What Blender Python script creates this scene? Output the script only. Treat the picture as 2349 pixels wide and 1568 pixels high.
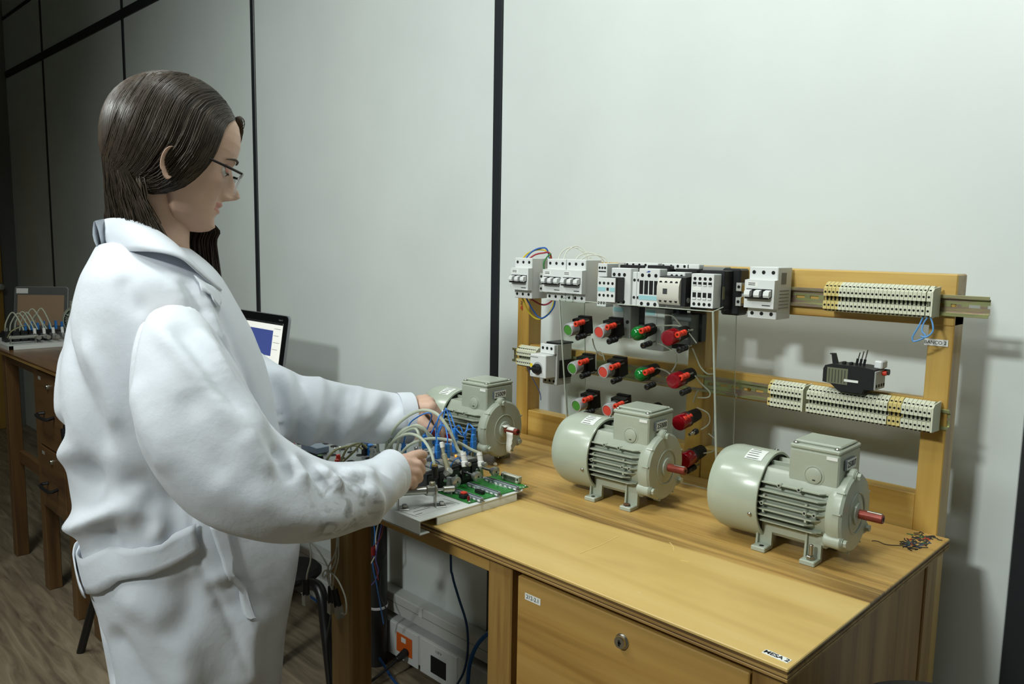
import bpy, bmesh, math, random
import numpy as np
from mathutils import Vector, Matrix, Euler
from mathutils.bvhtree import BVHTree

R = random.Random(7)
PI = math.pi
for o in list(bpy.data.objects): bpy.data.objects.remove(o)
scn = bpy.context.scene
COL = scn.collection

# ---------------------------------------------------------------- camera
cam_d = bpy.data.cameras.new('camera'); cam = bpy.data.objects.new('camera', cam_d)
COL.objects.link(cam); scn.camera = cam
cam_d.sensor_width = 36; cam_d.lens = 27.734; cam_d.clip_start = .02
_f = Vector((-0.69662836, 0.70715434, -0.12100276)); _r = Vector((0.71085208, 0.70314146, 0.01677502)); _u = Vector((-0.09694459, 0.0743291, 0.99251042))
cam.matrix_world = Matrix(((_r.x, _u.x, -_f.x, 1.55133), (_r.y, _u.y, -_f.y, -1.50106), (_r.z, _u.z, -_f.z, 1.28478), (0, 0, 0, 1)))

# ---------------------------------------------------------------- world, lamps, exposure
wd = bpy.data.worlds.new('world'); scn.world = wd; wd.use_nodes = True
wd.node_tree.nodes['Background'].inputs[0].default_value = (.80, .95, .88, 1)
wd.node_tree.nodes['Background'].inputs[1].default_value = .02
def ceiling_lamp(name, loc, aim, sx, sy, power, spread):
    d = bpy.data.lights.new(name, 'AREA'); d.shape = 'RECTANGLE'; d.size = sx; d.size_y = sy; d.energy = power; d.color = (.94, 1, .975); d.spread = math.radians(spread)
    o = bpy.data.objects.new(name, d); COL.objects.link(o); o.location = loc
    o.rotation_euler = (Vector(aim)-Vector(loc)).to_track_quat('-Z', 'Y').to_euler(); return o
ceiling_lamp('ceiling_lamp', (.75, -3.75, 2.95), (.95, 0, 2.2), .42, .28, 35, 100)
ceiling_lamp('ceiling_lamp', (1.0, -.85, 2.97), (1.0, -.8, 0), .9, .30, 13, 150)
ceiling_lamp('ceiling_lamp', (-.6, -1.6, 2.97), (-.6, -1.5, 0), .9, .30, 19, 150)
ceiling_lamp('ceiling_lamp', (.2, -2.3, 2.97), (.2, -2.2, 0), .9, .30, 14, 150)
vs = scn.view_settings
scn.display_settings.display_device = 'sRGB'
vs.view_transform = 'Standard'; vs.look = 'None'; vs.gamma = 1; vs.use_curve_mapping = False; vs.exposure = 0.0

# ---------------------------------------------------------------- materials
def lin(c):
    return tuple(((v/255)/12.92 if v/255 <= .04045 else ((v/255+.055)/1.055)**2.4) for v in c) + (1,)
MATS = {}
def mat(name, rgb, rough=.5, metal=0, bump=0, bscale=80, var=0, vscale=8, coat=0, alpha=1, trans=0, emit=0, spec=.5, ior=1.45, sss=0, stretch=(1,1,1)):
    if name in MATS: return MATS[name]
    m = bpy.data.materials.new(name); m.use_nodes = True; MATS[name] = m
    nt = m.node_tree; N = nt.nodes; L = nt.links; b = N['Principled BSDF']
    I = b.inputs
    I['Base Color'].default_value = lin(rgb); I['Roughness'].default_value = rough; I['Metallic'].default_value = metal
    I['Specular IOR Level'].default_value = spec; I['IOR'].default_value = ior
    if coat: I['Coat Weight'].default_value = coat; I['Coat Roughness'].default_value = .15
    if trans: I['Transmission Weight'].default_value = trans
    if alpha < 1: I['Alpha'].default_value = alpha
    if sss: I['Subsurface Weight'].default_value = sss; I['Subsurface Radius'].default_value = (.012, .005, .003)
    if emit: I['Emission Color'].default_value = lin(rgb); I['Emission Strength'].default_value = emit
    if bump or var:
        tc = N.new('ShaderNodeTexCoord'); mp = N.new('ShaderNodeMapping'); mp.inputs['Scale'].default_value = stretch
        L.new(tc.outputs['Object'], mp.inputs['Vector'])
    if var:
        n = N.new('ShaderNodeTexNoise'); n.inputs['Scale'].default_value = vscale; n.inputs['Detail'].default_value = 6
        L.new(mp.outputs[0], n.inputs['Vector'])
        mx = N.new('ShaderNodeMix'); mx.data_type = 'RGBA'
        c = lin(rgb); mx.inputs['A'].default_value = tuple(v*(1-var) for v in c[:3])+(1,); mx.inputs['B'].default_value = tuple(min(1, v*(1+var)) for v in c[:3])+(1,)
        rp = N.new('ShaderNodeMapRange'); rp.inputs['From Min'].default_value = .3; rp.inputs['From Max'].default_value = .7
        L.new(n.outputs['Fac'], rp.inputs['Value']); L.new(rp.outputs[0], mx.inputs['Factor']); L.new(mx.outputs['Result'], I['Base Color'])
    if bump:
        n2 = N.new('ShaderNodeTexNoise'); n2.inputs['Scale'].default_value = bscale; n2.inputs['Detail'].default_value = 4
        L.new(mp.outputs[0], n2.inputs['Vector'])
        bp = N.new('ShaderNodeBump'); bp.inputs['Strength'].default_value = bump; bp.inputs['Distance'].default_value = .002
        L.new(n2.outputs['Fac'], bp.inputs['Height']); L.new(bp.outputs[0], I['Normal'])
    return m

def wood(name, c1, c2, c3, axis='x', scale=1.0, rough=.45, coat=0.0):
    """procedural timber: long grain along axis, c1 light, c2 mid, c3 dark streak"""
    if name in MATS: return MATS[name]
    m = bpy.data.materials.new(name); m.use_nodes = True; MATS[name] = m
    nt = m.node_tree; N = nt.nodes; L = nt.links; b = N['Principled BSDF']
    b.inputs['Roughness'].default_value = rough
    if coat: b.inputs['Coat Weight'].default_value = coat; b.inputs['Coat Roughness'].default_value = .25
    tc = N.new('ShaderNodeTexCoord'); mp = N.new('ShaderNodeMapping')
    st = {'x': (1.2, 22, 22), 'y': (22, 1.2, 22), 'z': (22, 22, 1.2)}[axis]
    mp.inputs['Scale'].default_value = tuple(s*scale for s in st)
    L.new(tc.outputs['Object'], mp.inputs['Vector'])
    n = N.new('ShaderNodeTexNoise'); n.inputs['Scale'].default_value = 1.6; n.inputs['Detail'].default_value = 5; n.inputs['Distortion'].default_value = .6
    L.new(mp.outputs[0], n.inputs['Vector'])
    cr = N.new('ShaderNodeValToRGB'); e = cr.color_ramp.elements
    e[0].position = .30; e[0].color = lin(c3); e[1].position = .66; e[1].color = lin(c1)
    k = cr.color_ramp.elements.new(.46); k.color = lin(c2)
    L.new(n.outputs['Fac'], cr.inputs[0])
    n2 = N.new('ShaderNodeTexNoise'); n2.inputs['Scale'].default_value = 9; n2.inputs['Detail'].default_value = 3
    L.new(mp.outputs[0], n2.inputs['Vector'])
    mx = N.new('ShaderNodeMix'); mx.data_type = 'RGBA'; mx.blend_type = 'MULTIPLY'; mx.inputs['Factor'].default_value = .28
    L.new(cr.outputs[0], mx.inputs['A']); L.new(n2.outputs['Color'], mx.inputs['B'])
    mm = N.new('ShaderNodeMix'); mm.data_type = 'RGBA'; mm.blend_type = 'MIX'; mm.inputs['Factor'].default_value = .35
    g = N.new('ShaderNodeMix'); g.data_type = 'RGBA'; g.blend_type = 'MULTIPLY'; g.inputs['Factor'].default_value = .5
    L.new(cr.outputs[0], g.inputs['A']); L.new(n2.outputs['Fac'], g.inputs['B'])
    L.new(cr.outputs[0], mm.inputs['A']); L.new(g.outputs['Result'], mm.inputs['B'])
    L.new(mm.outputs['Result'], b.inputs['Base Color'])
    bp = N.new('ShaderNodeBump'); bp.inputs['Strength'].default_value = .15; bp.inputs['Distance'].default_value = .001
    L.new(n2.outputs['Fac'], bp.inputs['Height']); L.new(bp.outputs[0], b.inputs['Normal'])
    return m

# ---------------------------------------------------------------- mesh builder
MW = {}          # world matrix of every root
CHA = {}
class MB:
    def __init__(s): s.v = []; s.f = []; s.m = []
    def add(s, vs_, fs, mi=0, M=None):
        b = len(s.v)
        s.v += [tuple(M @ Vector(p)) for p in vs_] if M is not None else [tuple(p) for p in vs_]
        s.f += [tuple(b+i for i in f) for f in fs]; s.m += [mi]*len(fs); return s
    def box(s, x0, x1, y0, y1, z0, z1, ch=0, mi=0, M=None):
        if x0 > x1: x0, x1 = x1, x0
        if y0 > y1: y0, y1 = y1, y0
        if z0 > z1: z0, z1 = z1, z0
        ch = min(ch, .45*min(x1-x0, y1-y0, z1-z0))
        if ch <= 0:
            v = [(x, y, z) for x in (x0, x1) for y in (y0, y1) for z in (z0, z1)]
            return s.add(v, [(0,1,3,2),(4,6,7,5),(0,4,5,1),(2,3,7,6),(0,2,6,4),(1,5,7,3)], mi, M)
        c = ((x0+x1)/2, (y0+y1)/2, (z0+z1)/2); h = ((x1-x0)/2, (y1-y0)/2, (z1-z0)/2)
        v = []; idx = {}
        for sx in (-1, 1):
            for sy in (-1, 1):
                for sz in (-1, 1):
                    for a in range(3):
                        p = [sx*(h[0]-ch), sy*(h[1]-ch), sz*(h[2]-ch)]; sg = (sx, sy, sz)
                        p[a] = sg[a]*h[a]; idx[sg+(a,)] = len(v); v.append(tuple(c[i]+p[i] for i in range(3)))
        F = []
        for a in range(3):
            b1, b2 = (a+1) % 3, (a+2) % 3
            for sg in (-1, 1):
                q = []
                for t1, t2 in ((-1,-1),(1,-1),(1,1),(-1,1)):
                    k = [0,0,0]; k[a] = sg; k[b1] = t1; k[b2] = t2; q.append(idx[tuple(k)+(a,)])
                F.append(tuple(q if sg > 0 else q[::-1]))
        for a in range(3):      # edges along axis a
            b1, b2 = (a+1) % 3, (a+2) % 3
            for t1 in (-1, 1):
                for t2 in (-1, 1):
                    k0 = [0,0,0]; k0[a] = -1; k0[b1] = t1; k0[b2] = t2; k1 = k0[:]; k1[a] = 1
                    q = [idx[tuple(k0)+(b1,)], idx[tuple(k1)+(b1,)], idx[tuple(k1)+(b2,)], idx[tuple(k0)+(b2,)]]
                    F.append(tuple(q if t1*t2 < 0 else q[::-1]))
        for sg in [(x,y,z) for x in (-1,1) for y in (-1,1) for z in (-1,1)]:
            q = [idx[sg+(0,)], idx[sg+(1,)], idx[sg+(2,)]]
            F.append(tuple(q if sg[0]*sg[1]*sg[2] > 0 else q[::-1]))
        return s.add(v, F, mi, M)
    def cyl(s, p0, p1, r0, r1=None, n=16, cap=True, mi=0, M=None, ch=0):
        r1 = r0 if r1 is None else r1
        L = (Vector(p1)-Vector(p0)).length
        pr = [(r0, 0), (r1, L)]
        if ch: pr = [(r0-ch, 0), (r0, ch), (r1, L-ch), (r1-ch, L)]
        if cap: pr = [(0, 0)] + pr + [(0, L)]
        return s.lathe(pr, p0, Vector(p1)-Vector(p0), n, mi, M)
    def lathe(s, prof, o, d, n=24, mi=0, M=None, mis=None):
        o = Vector(o); d = Vector(d).normalized()
        a = d.orthogonal().normalized(); b = d.cross(a)
        v = []; rings = []
        for r, h in prof:
            if r < 1e-7: rings.append([len(v)]); v.append(tuple(o+d*h))
            else:
                rings.append(list(range(len(v), len(v)+n)))
                v += [tuple(o+d*h+(a*math.cos(2*PI*k/n)+b*math.sin(2*PI*k/n))*r) for k in range(n)]
        base = len(s.v)
        for i in range(len(rings)-1):
            A, B = rings[i], rings[i+1]; F = []
            if len(A) == 1 and len(B) == 1: continue
            for k in range(n):
                k2 = (k+1) % n
                if len(A) == 1: F.append((A[0], B[k2], B[k]))
                elif len(B) == 1: F.append((A[k], A[k2], B[0]))
                else: F.append((A[k], A[k2], B[k2], B[k]))
            s.f += [tuple(base+j for j in f) for f in F]; s.m += [mis[i] if mis else mi]*len(F)
        s.v += [tuple(M @ Vector(p)) for p in v] if M is not None else v
        return s
    def tube(s, pts, r, n=8, mi=0, M=None, sub=0, cap=True):
        P = [Vector(p) for p in pts]
        if sub: P = smooth(P, sub)
        rr = r if isinstance(r, (list, tuple)) else [r]*len(P)
        if len(rr) != len(P):
            rr = [float(np.interp(i/(len(P)-1), np.linspace(0, 1, len(rr)), rr)) for i in range(len(P))]
        v = []; F = []; up = None
        for i, p in enumerate(P):
            t = (P[min(i+1, len(P)-1)]-P[max(i-1, 0)]).normalized()
            up = t.orthogonal().normalized() if up is None else (up - t*up.dot(t)).normalized()
            b = t.cross(up)
            v += [tuple(p+(up*math.cos(2*PI*k/n)+b*math.sin(2*PI*k/n))*rr[i]) for k in range(n)]
        for i in range(len(P)-1):
            for k in range(n):
                k2 = (k+1) % n; F.append((i*n+k, i*n+k2, (i+1)*n+k2, (i+1)*n+k))
        if cap: F.append(tuple(range(n))[::-1]); F.append(tuple(range((len(P)-1)*n, len(P)*n)))
        return s.add(v, F, mi, M)
    def prism(s, poly, axis, a0, a1, mi=0, M=None):
        """poly in the two other axes (cyclic order), extruded along axis"""
        n = len(poly); v = []
        for a in (a0, a1):
            for p in poly:
                q = {'x': (a, p[0], p[1]), 'y': (p[0], a, p[1]), 'z': (p[0], p[1], a)}[axis]; v.append(q)
        F = [tuple(range(n)), tuple(range(n, 2*n))[::-1]] + [(k, n+k, n+(k+1) % n, (k+1) % n) for k in range(n)]
        return s.add(v, F, mi, M)
    def grid(s, rows, cu=False, cv=False, mi=0, M=None):
        """rows[i][j] points; cu closes along i, cv closes along j"""
        nu, nv = len(rows), len(rows[0]); v = [p for r in rows for p in r]; F = []
        for i in range(nu if cu else nu-1):
            for j in range(nv if cv else nv-1):
                i2, j2 = (i+1) % nu, (j+1) % nv; F.append((i*nv+j, i2*nv+j, i2*nv+j2, i*nv+j2))
        return s.add(v, F, mi, M)
    def sphere(s, c, r, n=16, m=10, mi=0, M=None, sc=(1,1,1)):
        rows = []
        for i in range(m+1):
            t = PI*i/m; rows.append([(c[0]+r*sc[0]*math.sin(t)*math.cos(2*PI*k/n), c[1]+r*sc[1]*math.sin(t)*math.sin(2*PI*k/n), c[2]+r*sc[2]*math.cos(t)) for k in range(n)])
        return s.grid(rows, cv=True, mi=mi, M=M)
    def mesh(s, name, smooth_angle=35, merge=0, fixn=True):
        me = bpy.data.meshes.new(name); me.from_pydata(s.v, [], s.f)
        bm = bmesh.new(); bm.from_mesh(me)
        bm.faces.ensure_lookup_table()
        for f, k in zip(bm.faces, s.m): f.material_index = k
        if merge: bmesh.ops.remove_doubles(bm, verts=bm.verts, dist=merge)
        if fixn: bmesh.ops.recalc_face_normals(bm, faces=bm.faces)
        ca = math.radians(smooth_angle)
        for f in bm.faces: f.smooth = smooth_angle > 0
        if smooth_angle > 0:
            for e in bm.edges:
                if len(e.link_faces) == 2 and e.calc_face_angle(0) > ca: e.smooth = False
        bm.to_mesh(me); bm.free(); return me
    def build(s, name, mats, parent=None, smooth_angle=35, merge=0, world=True, fixn=True):
        """world=True: the vertices are in world space and are moved into the parent's frame"""
        if parent is not None and world:
            iv = world_of(parent).inverted(); s.v = [tuple(iv @ Vector(p)) for p in s.v]
        me = s.mesh(name, smooth_angle, merge, fixn)
        for m_ in (mats if isinstance(mats, (list, tuple)) else [mats]): me.materials.append(m_)
        return link(name, me, parent)
def world_of(o):
    M = Matrix.Identity(4)
    while o is not None: M = MW.get(o.name, Matrix.Identity(4)) @ M; o = o.parent
    return M
def link(name, me, parent=None):
    o = bpy.data.objects.new(name, me); COL.objects.link(o)
    if parent is not None: o.parent = parent
    return o
def smooth(P, sub):
    P = [Vector(p) for p in P]; Q = []
    for i in range(len(P)-1):
        a, b, c, d = P[max(i-1, 0)], P[i], P[i+1], P[min(i+2, len(P)-1)]
        for k in range(sub):
            t = k/sub; Q.append(.5*((2*b)+(c-a)*t+(2*a-5*b+4*c-d)*t*t+(3*b-a-3*c+d)*t**3))
    return Q+[P[-1]]
def tag(o, label=None, cat=None, group=None, kind=None):
    if label: o['label'] = label
    if cat: o['category'] = cat
    if group: o['group'] = group
    if kind: o['kind'] = kind
    return o
def thing(name, label, cat, loc=(0,0,0), rz=0, group=None):
    o = bpy.data.objects.new(name, None); COL.objects.link(o); o.empty_display_size = .05
    o.location = loc; o.rotation_euler = (0, 0, rz)
    MW[o.name] = Matrix.Translation(loc) @ Matrix.Rotation(rz, 4, 'Z')
    return tag(o, label, cat, group)
def dup(root, loc, rz, label, group=None, parent=None):
    r = root.copy(); COL.objects.link(r); r.location = loc; r.rotation_euler = (0, 0, rz)
    MW[r.name] = Matrix.Translation(loc) @ Matrix.Rotation(rz, 4, 'Z')
    tag(r, label, None, group)
    for ch in root.children:
        c = ch.copy(); COL.objects.link(c); c.parent = r
        for g in ch.children:
            d = g.copy(); COL.objects.link(d); d.parent = c
    return r
def text(name, body, size, loc, xdir, ydir, m, parent, align='CENTER', ext=.0002, bold=0):
    """flat lettering: xdir runs along the line, ydir up the letters (world space)"""
    cu = bpy.data.curves.new('txt', 'FONT'); cu.body = body; cu.size = size; cu.align_x = align; cu.align_y = 'CENTER'; cu.extrude = ext; cu.offset = bold
    t = bpy.data.objects.new('txt', cu); COL.objects.link(t)
    bpy.context.view_layer.update()
    me = bpy.data.meshes.new_from_object(t.evaluated_get(bpy.context.evaluated_depsgraph_get()))
    bpy.data.objects.remove(t); bpy.data.curves.remove(cu)
    x = Vector(xdir).normalized(); y = Vector(ydir); y = (y-x*y.dot(x)).normalized(); z = x.cross(y)
    Mx = Matrix(((x.x, y.x, z.x, loc[0]), (x.y, y.y, z.y, loc[1]), (x.z, y.z, z.z, loc[2]), (0,0,0,1)))
    if parent is not None: Mx = world_of(parent).inverted() @ Mx
    me.transform(Mx); me.materials.clear(); me.materials.append(m)
    return link(name, me, parent)
def bake(o, mods):
    """apply a modifier stack and return the new mesh datablock"""
    for f in mods: f(o)
    bpy.context.view_layer.update()
    me = bpy.data.meshes.new_from_object(o.evaluated_get(bpy.context.evaluated_depsgraph_get()))
    for m_ in list(o.modifiers): o.modifiers.remove(m_)
    return me
def remesh(mb, voxel, smooth_it=0, fac=.5):
    me = mb.mesh('tmp', 180); o = link('tmp', me)
    def f(o):
        m_ = o.modifiers.new('r', 'REMESH'); m_.mode = 'VOXEL'; m_.voxel_size = voxel; m_.use_smooth_shade = True
        if smooth_it:
            k = o.modifiers.new('s', 'SMOOTH'); k.iterations = smooth_it; k.factor = fac
    out = bake(o, [f]); bpy.data.objects.remove(o); return out
def np_co(me):
    a = np.empty(len(me.vertices)*3); me.vertices.foreach_get('co', a); return a.reshape(-1, 3)
def np_no(me):
    a = np.empty(len(me.vertices)*3); me.vertices.foreach_get('normal', a); return a.reshape(-1, 3)
def from_mesh(me):
    b = MB(); b.v = [tuple(v.co) for v in me.vertices]; b.f = [tuple(p.vertices) for p in me.polygons]; b.m = [0]*len(b.f); return b

# ---------------------------------------------------------------- shared materials
WHITE_WALL = mat('painted_partition', (212, 219, 215), .42, var=.04, vscale=3, bump=.04, bscale=140)
BLACK_TRIM = mat('black_profile', (38, 41, 44), .38, bump=.03)
BLACK = mat('black_plastic', (26, 27, 28), .42)
BLACKM = mat('black_matte', (20, 20, 20), .7)
DARKHOLE = mat('dark_hole', (14, 14, 13), .8)
CHROME = mat('chrome', (205, 205, 200), .22, 1)
STEEL = mat('steel', (165, 165, 158), .35, 1)
ALU = mat('aluminium', (170, 172, 168), .42, .85, var=.08, vscale=20)
PINE = wood('pine_x', (206, 172, 96), (198, 160, 80), (172, 130, 56), 'x', .8, .42, .25)
PINEZ = wood('pine_z', (204, 170, 94), (194, 156, 76), (166, 122, 50), 'z', .8, .42, .25)
DESKZ = wood('oak_leg_z', (172, 138, 78), (156, 120, 62), (122, 88, 42), 'z', 1.1, .5, .12)
DESKX = wood('oak_front_x', (186, 148, 80), (176, 136, 68), (150, 110, 50), 'x', .7, .5, .15)
WHITEP = mat('white_plastic', (214, 217, 214), .45)
GREYP = mat('pale_grey_plastic', (176, 178, 172), .5)
GREYD = mat('mid_grey_plastic', (140, 142, 136), .55)
PAPER = mat('paper_label', (226, 228, 222), .6)
INK = mat('ink_black', (30, 30, 32), .6)
RED = mat('red_plastic', (214, 58, 34), .35)
REDC = mat('red_cap', (206, 72, 58), .4)
GREENC = mat('green_cap', (72, 134, 52), .4)
BLUE = mat('blue_plastic', (42, 116, 190), .4)
BLUEW = mat('blue_wire', (36, 92, 168), .4)
TEAL = mat('pale_teal', (150, 196, 200), .5)
BEIGE = mat('beige_terminal', (206, 208, 184), .5)
YBEIGE = mat('yellowed_terminal', (204, 186, 118), .5)
WIREW = mat('white_wire', (206, 206, 192), .45)

# ================================================================= ROOM
FL = -.04; CE = 3.05
floor_m = bpy.data.materials.new('laminate_floor'); floor_m.use_nodes = True
def _floor():
    N = floor_m.node_tree.nodes; L = floor_m.node_tree.links; b = N['Principled BSDF']
    tc = N.new('ShaderNodeTexCoord'); mp = N.new('ShaderNodeMapping'); mp.inputs['Scale'].default_value = (1.6, 14, 1)
    L.new(tc.outputs['Object'], mp.inputs[0])
    n = N.new('ShaderNodeTexNoise'); n.inputs['Scale'].default_value = 2.2; n.inputs['Detail'].default_value = 8; n.inputs['Distortion'].default_value = 1.2
    L.new(mp.outputs[0], n.inputs['Vector'])
    cr = N.new('ShaderNodeValToRGB'); e = cr.color_ramp.elements
    e[0].position = .3; e[0].color = lin((96, 84, 68)); e[1].position = .7; e[1].color = lin((150, 136, 112))
    L.new(n.outputs['Fac'], cr.inputs[0]); L.new(cr.outputs[0], b.inputs['Base Color']); b.inputs['Roughness'].default_value = .45
_floor()
f = MB().box(-4.78, 3.2, -4.2, 0, FL-.05, FL).build('floor', floor_m); tag(f, 'dark brown wood laminate floor', None, kind='structure')
c = MB().box(-4.78, 3.2, -4.2, 0, CE, CE+.05).build('ceiling', mat('ceiling_paint', (150, 152, 148), .7)); tag(c, 'pale ceiling of the lab', None, kind='structure')
# partition wall: slab with panels and black joint profiles
SEAM = [-3.94, -2.63, -1.325, .005]
wb = MB().box(-4.83, 3.25, .012, .10, FL, CE).build('wall_back', mat('partition_core', (60, 62, 60), .6)); tag(wb, 'white partition wall of panels with black joints', None, kind='structure')
xs = [-4.78] + SEAM + [1.292, 2.6, 3.2]
hw = [0, .013, .013, .014, .0155, .033, .015, 0]
for i in range(len(xs)-1):
    x0 = xs[i]+hw[i]; x1 = xs[i+1]-hw[i+1]
    for z0, z1 in ((FL, 2.35), (2.396, 2.727), (2.747, CE)):
        MB().box(x0, x1, 0, .012, z0, z1, .0015).build('wall_panel', WHITE_WALL, wb, world=True)
for i in range(1, len(xs)-1):
    MB().box(xs[i]-hw[i]+.0004, xs[i]+hw[i]-.0004, -.004, .0125, FL, CE, .002).build('joint_profile', BLACK_TRIM, wb)
MB().box(-4.78, 3.2, -.006, .0125, 2.3505, 2.3955, .002).build('joint_profile', BLACK_TRIM, wb)
MB().box(-4.78, 3.2, -.006, .02, 2.7272, 2.7468, .002).build('joint_profile', BLACK_TRIM, wb)
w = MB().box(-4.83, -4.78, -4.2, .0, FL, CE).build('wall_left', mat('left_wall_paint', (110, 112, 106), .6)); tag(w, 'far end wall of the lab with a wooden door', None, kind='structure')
w = MB().box(3.2, 3.25, -4.2, 0, FL, CE).build('wall_right', mat('right_wall_paint', (150, 154, 150), .6)); tag(w, 'pale end wall on the right', None, kind='structure')
w = MB().box(-4.83, 3.25, -4.25, -4.2, FL, CE).build('wall_front', mat('front_wall_paint', (140, 144, 140), .6)); tag(w, 'pale wall behind the photographer', None, kind='structure')
d = MB().box(-4.779, -4.745, -.95, -.10, FL, 2.05, .003).build('door_1', wood('door_yellow', (176, 140, 60), (166, 128, 50), (140, 102, 36), 'z', .8, .5)); tag(d, 'yellow wooden door at the far end', None, kind='structure')
MB().lathe([(0,0),(.026,0),(.026,.006),(.01,.008),(.01,.03),(.024,.036),(.027,.05),(.02,.062),(0,.064)], (-4.745, -.125, .95), (1,0,0), 20).build('door_knob', CHROME, d)

# ================================================================= DESKS
DT = .834
def worn_top():
    """plywood table top: pale varnished front, bare streaked wood behind, dark grime along the border"""
    m = bpy.data.materials.new('worn_plywood_top'); m.use_nodes = True
    N = m.node_tree.nodes; L = m.node_tree.links; b = N['Principled BSDF']
    def nd(t, **k):
        n = N.new(t)
        for a, v in k.items(): setattr(n, a, v)
        return n
    tc = nd('ShaderNodeTexCoord'); sp = nd('ShaderNodeSeparateXYZ'); L.new(tc.outputs['Object'], sp.inputs[0])
    def noise(scale, st, det=5, dist=0.):
        mp = nd('ShaderNodeMapping'); mp.inputs['Scale'].default_value = st; L.new(tc.outputs['Object'], mp.inputs[0])
        n = nd('ShaderNodeTexNoise'); n.inputs['Scale'].default_value = scale; n.inputs['Detail'].default_value = det; n.inputs['Distortion'].default_value = dist
        L.new(mp.outputs[0], n.inputs['Vector']); return n.outputs['Fac']
    def ramp(x, stops):
        cr = nd('ShaderNodeValToRGB'); e = cr.color_ramp.elements
        e[0].position, e[0].color = stops[0][0], stops[0][1]; e[1].position, e[1].color = stops[-1][0], stops[-1][1]
        for p, c_ in stops[1:-1]: k = e.new(p); k.color = c_
        L.new(x, cr.inputs[0]); return cr.outputs[0]
    def mix(f_, a, c_, bt='MIX'):
        mx = nd('ShaderNodeMix', data_type='RGBA', blend_type=bt)
        if isinstance(f_, (int, float)): mx.inputs['Factor'].default_value = f_
        else: L.new(f_, mx.inputs['Factor'])
        for k, v in (('A', a), ('B', c_)):
            if isinstance(v, tuple): mx.inputs[k].default_value = v
            else: L.new(v, mx.inputs[k])
        return mx.outputs['Result']
    def math_(op, a, c_):
        q = nd('ShaderNodeMath', operation=op)
        for i, v in enumerate((a, c_)):
            if isinstance(v, (int, float)): q.inputs[i].default_value = v
            else: L.new(v, q.inputs[i])
        return q.outputs[0]
    def rng(x, a, c_, d=0, e=1):
        q = nd('ShaderNodeMapRange'); q.inputs[1].default_value = a; q.inputs[2].default_value = c_; q.inputs[3].default_value = d; q.inputs[4].default_value = e
        L.new(x, q.inputs[0]); return q.outputs[0]
    front = ramp(noise(1.5, (1.3, 9, 1), 4, .5), [(.3, lin((188, 156, 88))), (.5, lin((204, 172, 102))), (.7, lin((210, 182, 116)))])
    back = ramp(noise(1.8, (1.0, 26, 1), 6, .4), [(.28, lin((150, 114, 58))), (.45, lin((188, 150, 82))), (.7, lin((204, 168, 98)))])
    # border between both runs along x at y about -.485 (object space = world space)
    yy = math_('ADD', sp.outputs['Y'], math_('MULTIPLY', sp.outputs['X'], -.06))
    yj = math_('ADD', yy, math_('MULTIPLY', noise(3, (2, 20, 1), 4), .012))
    fac = rng(yj, -.548, -.542)
    col = mix(fac, front, back)
    # grime band just behind the border
    streak = noise(2.0, (1.6, 40, 1), 6, .3)
    band = math_('MULTIPLY', rng(yj, -.546, -.540), rng(yj, -.540, -.40, 1, 0))
    blot = rng(noise(2.2, (1.2, 3, 1), 3), .36, .56)
    g = math_('MULTIPLY', math_('MULTIPLY', band, rng(streak, .36, .58)), math_('ADD', math_('MULTIPLY', blot, .8), .25))
    col = mix(g, col, lin((70, 46, 20)))
    # faint stains and small scuffs on the front
    col = mix(math_('MULTIPLY', rng(noise(5, (1, 2, 1), 5), .55, .8), .3), col, lin((150, 120, 66)))
    col = mix(rng(noise(60, (1, 1, 1), 2), .74, .8), col, lin((214, 200, 160)))
    L.new(col, b.inputs['Base Color'])
    b.inputs['Roughness'].default_value = .46; b.inputs['Coat Weight'].default_value = .12; b.inputs['Coat Roughness'].default_value = .3
    return m
TOPM = worn_top()
PLY1 = wood('ply_light', (170, 138, 80), (156, 122, 66), (128, 96, 48), 'x', 1.5, .6)
PLY2 = wood('ply_dark', (112, 86, 46), (96, 70, 36), (70, 48, 24), 'x', 1.5, .6)
SIDEZ = wood('desk_side_z', (168, 132, 76), (150, 114, 62), (118, 84, 42), 'z', .7, .55)
LOCKM = mat('lock_chrome', (190, 188, 178), .28, 1)
def lock(parent, c, r=.0105):
    o = MB().lathe([(0,0),(r,0),(r,.0015),(r*.88,.003),(r*.82,.0028),(r*.8,.006),(r*.74,.0075),(0,.0078)], c, (0,-1,0), 28).build('lock', LOCKM, parent)
    MB().box(c[0]-r*.14, c[0]+r*.14, c[1]-.0081, c[1]-.007, c[2]-r*.42, c[2]+r*.35).box(c[0]-r*.14, c[0]+r*.3, c[1]-.0081, c[1]-.007, c[2]-r*.1, c[2]+r*.12).build('keyhole', DARKHOLE, o)
    return o

# ---- near desk with drawer unit
XL, XR, YF, YB = .215, 1.2026, -.712, -.147
dk = thing('workbench', 'yellow plywood workbench with a drawer unit carrying the grey motors', 'desk', (.7, -.43, FL))
def top_slab(parent, x0, x1, y0, y1, m):
    MB().box(x0, x1, y0, y1, DT-.0045, DT, .001).build('tabletop', m, parent)
    MB().box(x0+.0012, x1-.0012, y0+.0012, y1-.0012, DT-.008, DT-.0045).build('plywood_layer', PLY2, parent)
    MB().box(x0+.0003, x1-.0003, y0+.0003, y1-.0003, DT-.011, DT-.008).build('plywood_layer', PLY1, parent)
    MB().box(x0+.001, x1-.001, y0+.001, y1-.001, DT-.0128, DT-.011).build('plywood_layer', PLY2, parent)
    MB().box(x0, x1, y0, y1, DT-.0165, DT-.0128, .0006).build('plywood_layer', PLY1, parent)
_iv = MW[dk.name]
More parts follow.
